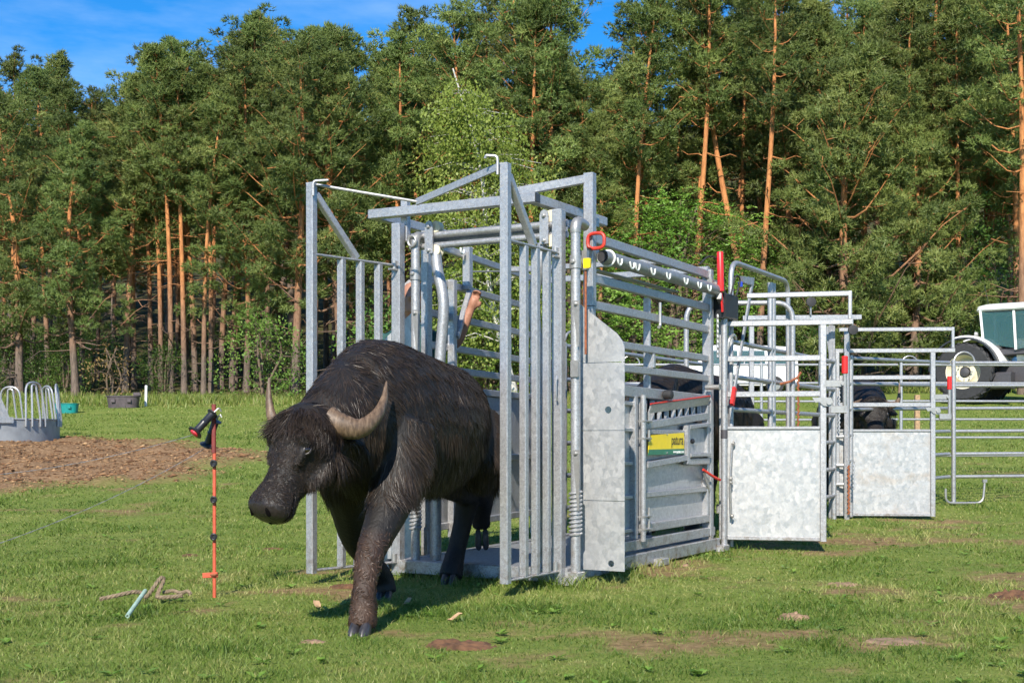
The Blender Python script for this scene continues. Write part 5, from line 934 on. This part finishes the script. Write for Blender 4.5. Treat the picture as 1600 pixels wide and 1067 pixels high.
b('bonnet', MB().loft([ring((x, 0, zc), (1, 0, 0), a, h1_, h2_, 16, p=.6) for x, zc, a, h1_, h2_ in ((1.35, 1.55, .42, .38, .4), (2.4, 1.5, .42, .36, .38), (3.15, 1.42, .38, .28, .34), (3.35, 1.35, .3, .15, .28))]), M['white']); b('step', MB().box((1.05, -.78, .62), (.6, .45, .5), .04), M['greyplastic']); b('fuel_tank', MB().box((1.0, .72, .75), (.8, .45, .6), .06), M['greyplastic'])
for s in (-1, 1):
    for nm, r0_, r1_, y0_, y1_, mm in (('fender', 1.06, 1.12, s*.12, s*1.0, M['white']), ('fender_lip', 1.0, 1.05, s*1.0, s*1.24, M['blackplastic'])):
        b(nm, MB().loft([[V3((math.cos(a)*r0_, y0_, .92+math.sin(a)*r0_)), V3((math.cos(a)*r1_, y0_, .92+math.sin(a)*r1_)), V3((math.cos(a)*r1_, y1_, .90+math.sin(a)*r1_)), V3((math.cos(a)*r0_, y1_, .90+math.sin(a)*r0_))] for a in np.linspace(R(8), R(112 if nm == 'fender' else 178), 16)]), mm)
CAB = empty('cab'); CAB.parent = trr; CAB.location = (.85, 0, .05)
b = lambda n, mb, m, par=None, s=40: mb.build(n, m, par or CAB, s)
cabp = [(-.35, 1.55), (1.05, 1.35), (1.28, 1.7), (1.15, 2.72), (-.42, 2.72)]
for s in (-1, 1):
    for (x0, z0_), (x1, z1_) in (((-.4, 1.7), (-.48, 2.72)), ((.55, 1.5), (.5, 2.72)), ((1.32, 1.6), (1.12, 2.72))): b('cab_pillar', MB().bar((x0, s*.66, z0_), (x1, s*.72, z1_), .06, .07), M['white'])
b('cab_roof', MB().loft([ring((.33, 0, z), (0, 0, 1), a, b_, b_, 24, (0, 1, 0), .45) for z, a, b_ in ((2.70, .98, .80), (2.74, 1.02, .84), (2.86, .98, .80), (2.92, .8, .6))]), M['white']); b('cab_floor', MB().box((.4, 0, 1.45), (1.6, 1.2, .2), .03), M['greyplastic'])
for s in (-1, 1):
    b('side_window', MB().prism([(-.36, s*.69, 1.72), (.5, s*.69, 1.55), (.47, s*.72, 2.68), (-.44, s*.72, 2.68)], (0, .006, 0)), M['glass']); b('door_window', MB().prism([(.6, s*.69, 1.5), (1.27, s*.69, 1.62), (1.09, s*.72, 2.68), (.55, s*.72, 2.68)], (0, .006, 0)), M['glass'])
    mi = b('mirror', MB().box((1.45, s*.98, 2.3), (.06, .22, .36), .02), M['blackplastic']); b('mirror_arm', MB().tube([(1.15, s*.74, 2.6), (1.35, s*.95, 2.58), (1.45, s*.98, 2.4)], .018, 6), M['blackplastic']); b('work_lamp', MB().lathe([(.05, 0), (.085, .05), (.085, .09), (.02, .1)], (-.52, s*.82, 2.0), (-1, 0, 0), 14), M['zinc'])
b('windscreen', MB().prism([(1.31, -.6, 1.65), (1.31, .6, 1.65), (1.12, .64, 2.68), (1.12, -.64, 2.68)], (.006, 0, 0)), M['glass']); b('rear_window', MB().prism([(-.43, -.6, 1.75), (-.43, .6, 1.75), (-.5, .64, 2.66), (-.5, -.64, 2.66)], (.006, 0, 0)), M['glass'])
b('wiper', MB().tube([(1.34, -.3, 1.68), (1.25, .15, 2.2)], .012, 6), M['blackplastic']); b('seat', MB().box((.2, 0, 1.75), (.5, .5, .3), .06).box((-.05, 0, 2.1), (.15, .48, .6), .06), M['blackplastic']); b('steering_wheel', MB().tube([(.85+.06*math.cos(a), .2*math.sin(a), 2.0+.2*math.cos(a)) for a in np.linspace(0, 6.283, 19)[:-1]], .018, 6, True), M['blackplastic']); b('aerial', MB().tube([(-.3, -.5, 2.9), (-.42, -.5, 3.5)], .008, 5), M['blackplastic']); b('exhaust', MB().tube([(1.45, -.6, 1.6), (1.45, -.6, 2.6)], .06, 10), M['greyplastic'])

trr.scale = (1.08,)*3
# ================================================================== WHITE VAN far behind
vz = gx(1142, 47); van = empty('parked_van', vz, R(183), 'white van parked at the forest edge, seen through the race rails', 'van'); b = lambda n, mb, m, par=None, s=35: mb.build(n, m, par or van, s)
def vsec(x, zt, zb=.32, w=.9, wt=.74): return [V3((x, y_, z_)) for y_, z_ in ((-w*.94, zb), (-w, .55), (-w, 1.02), (-wt, zt-.1), (-wt*.85, zt), (wt*.85, zt), (wt, zt-.1), (w, 1.02), (w, .55), (w*.94, zb))]
b('body', MB().loft([vsec(-2.25, 1.55), vsec(-2.15, 1.72), vsec(-.5, 1.8), vsec(.75, 1.78), vsec(1.45, 1.1, w=.88, wt=.8), vsec(2.1, .98, w=.86, wt=.75), vsec(2.3, .75, w=.8, wt=.7)]), M['white'])
for s in (-1, 1):
    for x0, x1 in ((-2.0, -1.15), (-1.05, -.15), (-.05, .8)): b('side_window', MB().prism([(x0, s*.902, 1.08), (x1+(.28 if x1 > .5 else 0), s*.902, 1.08), (x1, s*.80, 1.58), (x0, s*.80, 1.58)], (0, s*.006, 0)), M['glass'])
    for x in (-1.4, 1.4):
        wv = MB().lathe([(.2, -.1), (.31, -.1), (.33, -.06), (.33, .06), (.31, .1), (.2, .1)], (x, s*.84, .33), (0, 1, 0), 26).build('wheel', M['rubber'], van); MB().lathe([(.2, 0), (.19, .02), (.05, .03)], (x, s*.94, .33), (0, s, 0), 20).build('hub_cap', M['zinc'], wv)
b('windscreen', MB().prism([(1.43, -.72, 1.12), (1.43, .72, 1.12), (.86, .62, 1.7), (.86, -.62, 1.7)], (.02, 0, .02)), M['glass']); b('bumper', MB().box((2.28, 0, .5), (.12, 1.6, .2), .03), M['greyplastic'])

# ================================================================== HOOP FEEDER, TUBS, STAKES
fz = gx(-46, 27.6); fd = empty('hoop_feeder', (fz[0], fz[1], fz[2]-.03), 0, 'round galvanised hay feeder with tall pipe hoops', 'feeder'); FR = 1.82
MB().loft([[V3((math.cos(a)*r, math.sin(a)*r, z)) for a in np.linspace(0, 6.283, 49)[:-1]] for r, z in ((FR, 0), (FR, .48), (FR+.02, .5), (FR, .52), (FR-.012, .5), (FR-.012, 0))], cap=False, closed=True).build('ring_sheet', M['conc'], fd)
for i in range(10):
    a = 2*math.pi*i/10+.22
    for off in (0, .16):
        t0, t1 = a-.15+off*.55, a+.15-off*.55; P3 = lambda t, z, rr=FR: V3((math.cos(t)*rr, math.sin(t)*rr, z)); MB().tube(rounded([P3(t0, .35, FR+.025), P3(t0, .55, FR+.025), P3(t0+.03, 1.28-off*.3, FR-.05), P3(t1-.03, 1.28-off*.3, FR-.05), P3(t1, .55, FR+.025), P3(t1, .35, FR+.025)], .22, 6), .023, 8).build('hoop', G, fd)
MB().prism([V3((math.cos(t)*(FR+.03), math.sin(t)*(FR+.03), z)) for t, z in ((-.95, .42), (-.72, .42), (-.72, .54), (-.95, .54))], (.02, -.02, 0)).build('joint_plate', M['sheet'], fd); MB().prism([V3((math.cos(t)*(FR+.02), math.sin(t)*(FR+.02), z)) for t, z in ((-.98, .54), (-.76, .54), (-.87, 1.0))], (.01, -.01, 0)).build('gusset', M['sheet'], fd)
def tub(px, Z, a, h, label, m, rz=0):
    g = gx(px, Z); t = empty('feed_tub', g, rz, label, 'tub', 'feed tubs at the field edge')
    MB().loft([[V3((math.copysign(abs(math.cos(q))**.7, math.cos(q))*rx, math.copysign(abs(math.sin(q))**.7, math.sin(q))*rx*.62, z)) for q in np.linspace(0, 6.283, 33)[:-1]] for rx, z in ((a*.88, -.02), (a*.93, h*.5), (a*.97, h*.9), (a*1.03, h*.92), (a*1.03, h), (a*.96, h), (a*.86, .05))]).build('tub_shell', m, t, 40)
    for s in (-.5, .45): MB().box((s*a, -a*.62, h*.55), (a*.22, .05, h*.3), .02).build('moulded_rib', m, t)
    return t
tub(104, 38, .36, .28, 'teal plastic tub half hidden behind the feeder hoops', M['teal']); tk = tub(193, 40.5, .52, .37, 'dark grey plastic tub lying in the grass by the forest', M['tub'], .1); MB().box((.42, .0, .42), (.2, .2, .12), .03).build('float_cover', M['tub'], tk)
def stake(px, Z, h, r, label, m, name='stake', tilt=0):
    g = gx(px, Z); s = MB().bar((0, 0, -.05), (0, 0, h), r*2, r*2).build(name, m); s.location = g; s.rotation_euler = (0, tilt, 0); return tag(s, label, 'stake')
stake(228, 41, .68, .035, 'thin white marker stake beside the dark grey tub', M['white'], 'marker_stake', R(1)); stake(1433, 24.5, 1.12, .045, 'weathered wooden stake behind the pen panels', M['wood'], 'wooden_stake')

# ================================================================== ELECTRIC FENCE POST, HANDLES, WIRES
Zp = 2000*.9/(933-685); ps = gx(335, Zp); fp = empty('fence_post', ps, 0, 'orange-red electric fence post with black ring insulators', 'fence post'); 
MB().bar((0, 0, -.06), (0, 0, .84), .019, .012, (0, 1, 0)).bar((.0, .012, -.06), (.0, .012, .84), .006, .016, (0, 1, 0)).build('post_profile', M['orange'], fp); MB().bar((-.003, -.002, .82), (-.003, -.002, 1.095), .024, .016, (0, 1, 0)).build('sleeve', M['maroon'], fp)
for z in (.76, .555, .345): MB().tube([(.013*math.cos(a), -.022+.0*a, z+.016*math.sin(a)) for a in np.linspace(0, 6.283, 13)[:-1]], .007, 6, True).box((0, -.008, z), (.030, .028, .024), .006).build('insulator', M['blackplastic'], fp)
MB().bar((-.065, -.005, .125), (.02, -.005, .13), .01, .03).build('foot_tread', M['orange'], fp); MB().tube([(.016*math.cos(a), .02*math.sin(a), .13) for a in np.linspace(0, 6.283, 13)[:-1]], .008, 6, True).build('tread_clamp', M['rust'], fp)
def handle(p, d, label, rc):
    d = nrm(d); h = empty('gate_handle', p, 0, label, 'gate handle', 'electric gate handles')
    MB().lathe([(.012, -.02), (.034, -.018), (.034, -.012), (.022, -.006), (.021, .05), (.024, .06), (.021, .07), (.022, .12), (.042, .132), (.044, .14), (.03, .142)], (0, 0, 0), d, 18).build('grip', M['blackplastic'], h, 30)
    MB().lathe([(.026, .1425), (.024, .148), (.01, .152)], (0, 0, 0), d, 16).build('end_disc', rc, h); MB().tube(rounded([tuple(-d*.02), tuple(-d*.05+V3((.015, 0, .01))), tuple(-d*.06+V3((.02, 0, -.02)))], .01), .004, 6).build('hook', M['zinc'], h); return h
p1 = V3(ps)+V3((-.012, -.035, 1.03)); d1 = nrm((-.32, -.28, -.42)); handle(tuple(p1), d1, 'upper black gate handle with red end hooked on the orange post', M['pinkred'])
p2 = V3(ps)+V3((-.005, .03, .985)); d2 = nrm((-.2, .12, -.5)); handle(tuple(p2), d2, 'lower black gate handle hanging behind the red-ended one', M['greyplastic'])
M['wire'] = simple('fence_wire', (.22, .22, .23), .6, .2, .3, 200)
def wire(a, b, sag, label):
    a, b = V3(a), V3(b); o = empty('fence_wire', tuple(a), 0, label, 'wire', 'electric fence wires'); n = 40; pt = [V3((0, 0, 0))+(b-a)*t-V3((0, 0, sag*4*t*(1-t))) for t in np.linspace(0, 1, n)]
    for ph in (0, math.pi): MB().tube([p+V3((0, .0022*math.cos(i*2.1+ph), .0022*math.sin(i*2.1+ph))) for i, p in enumerate(pt)], .0012, 5).build('strand', M['wire'], o)
e1 = p1+d1*.155; e2 = p2+d2*.15
wire(e1, (-4.6, 9.2, .64), .10, 'pale wire running from the red-ended handle across the litter'); wire(e2, (-3.1, 5.7, .22), .10, 'pale wire sagging from the lower handle across the grass')

# ================================================================== SMALL THINGS ON THE GRASS
def rope(pts, r, root):
    sp = spline(pts, 8)
    for ph in (0, 2.094, 4.19):
        o = []
        for i, p in enumerate(sp):
            t = nrm(sp[min(i+1, len(sp)-1)]-sp[max(i-1, 0)]); _, s, u = frame(t); o.append(p+(s*math.cos(i*.9+ph)+u*math.sin(i*.9+ph))*r*.55)
        MB().tube(o, r*.6, 6).build('strand', M['rope'], root)
g0 = gx(225, 6.95); ro = empty('rope', g0, 0, 'frayed tan rope lying tangled in the grass', 'rope')
rope([(-.24, .0, .03), (-.16, .03, .045), (-.08, .07, .06), (-.04, .10, .05), (.0, .04, .035), (.03, .03, .07), (.06, .10, .13), (.075, .11, .12), (.06, .05, .05), (.08, .0, .04), (.14, .01, .04), (.2, .03, .045)], .011, ro); rope([(.07, .12, .05), (.12, .13, .06), (.17, .11, .05), (.21, .1, .06), (.235, .07, .05)], .010, ro)
g1 = at(199, 972, 6.28); rdv = V3(at(227, 932, 6.62))-V3(g1); rod = MB().loft([[V3((0, 0, 0))+nrm(rdv)*t+(frame(rdv)[1]*math.cos(q)+frame(rdv)[2]*math.sin(q))*r for q in np.linspace(0, 6.283, 13)[:-1]] for t, r in ((.02, .006), (0, .006), (0, .011), (np.linalg.norm(rdv), .011))]).build('plastic_rod', M['rod']); rod.location = (g1[0], g1[1], max(.03, g1[2])); tag(rod, 'short pale green plastic rod lying across the rope', 'rod')
def pat(px, py, a, b_, h, m, label, seed):
    Z = 1800/(py-685); 
    for _ in range(6): Z = (.9-GZ((px-800)/F_*Z, Z))*2000/(py-685)
    x0, y0 = (px-800)/F_*Z, Z; n = 30; gx_, gy_ = np.meshgrid(np.linspace(-1.25, 1.25, n), np.linspace(-1.25, 1.25, n)); sd_ = seed*13
    e = gx_**2+gy_**2+(fbm(gx_+sd_, gy_, 1.3, seed)-.5)*1.3+(fbm(gx_+sd_, gy_, 4, seed+3)-.5)*.5; hz = np.clip(1-e, -.35, 1); hz = np.sign(hz)*abs(hz)**.6*h*.6*(.6+.8*fbm(gx_+sd_, gy_, 3, seed+5))+(fbm(gx_+sd_, gy_, 7, seed+7)-.5)*h*.9
    vx = gx_*a+x0; vy = gy_*b_+y0; idd = np.arange(n*n).reshape(n, n); o = np_mesh('dung_pat', np.stack([gx_*a, gy_*b_, hz+gz(vx, vy)-GZ(x0, y0)], -1).reshape(-1, 3), np.stack([idd[:-1, :-1], idd[:-1, 1:], idd[1:, 1:], idd[1:, :-1]], -1).reshape(-1, 4), m, smooth=True)
    o.location = (x0, y0, GZ(x0, y0)+.002); return tag(o, label, 'dung', 'dung pats and clods on the turf')
pat(722, 1010, .145, .10, .035, M['dung'], 'largest dark dung pat in front of the buffalo', 1); pat(1241, 967, .085, .06, .04, M['dung2'], 'pale dry dung clod in the open grass before the gates', 2); pat(1590, 934, .15, .12, .05, M['dung'], 'brown dung heap at the photo edge', 3); pat(540, 918, .09, .07, .03, M['dung'], 'dung lump in the shadow behind the front legs', 4); pat(425, 858, .09, .07, .02, M['dung'], 'flat dark dung under the buffalo muzzle', 5); pat(297, 868, .06, .07, .015, M['dung'], 'small dung patch left of the orange post', 6); pat(1318, 914, .10, .07, .02, M['dung2'], 'flat pale dung in the grass below the first gate', 7); pat(1070, 884, .03, .03, .02, M['dung2'], 'little clod near the foot of the crush', 8); pat(1395, 1002, .13, .09, .012, M['dung2'], 'wide flat dung smear near the lower photo edge', 9); pat(490, 1003, .05, .04, .012, M['dung2'], 'thin dung crumb left of the front hoof', 10)
for i, (px, py, s, rz) in enumerate(((710, 972, .035, .4), (495, 952, .04, 2.0), (636, 947, .03, 1.0))):
    Z = 1800/(py-685); o = MB().loft([[V3((x*s, y_*s*.5*w_, .012+.02*math.sin(x*2)+z_)) for y_, z_ in ((-1, .006), (0, 0), (1, .008), (0, .002))] for x, w_ in ((-1, .1), (-.5, .8), (0, 1), (.5, .8), (1, .1))]).build('dead_leaf', M['deadleaf']); o.location = ((px-800)/F_*Z, Z, GZ((px-800)/F_*Z, Z)+.012); o.rotation_euler = (.1, .15, rz); tag(o, ['dry leaf on the grass before the hind hoof', 'dry leaf left of the striding front leg', 'dry leaf just right of the striding front leg'][i], 'leaf', 'fallen dry leaves')
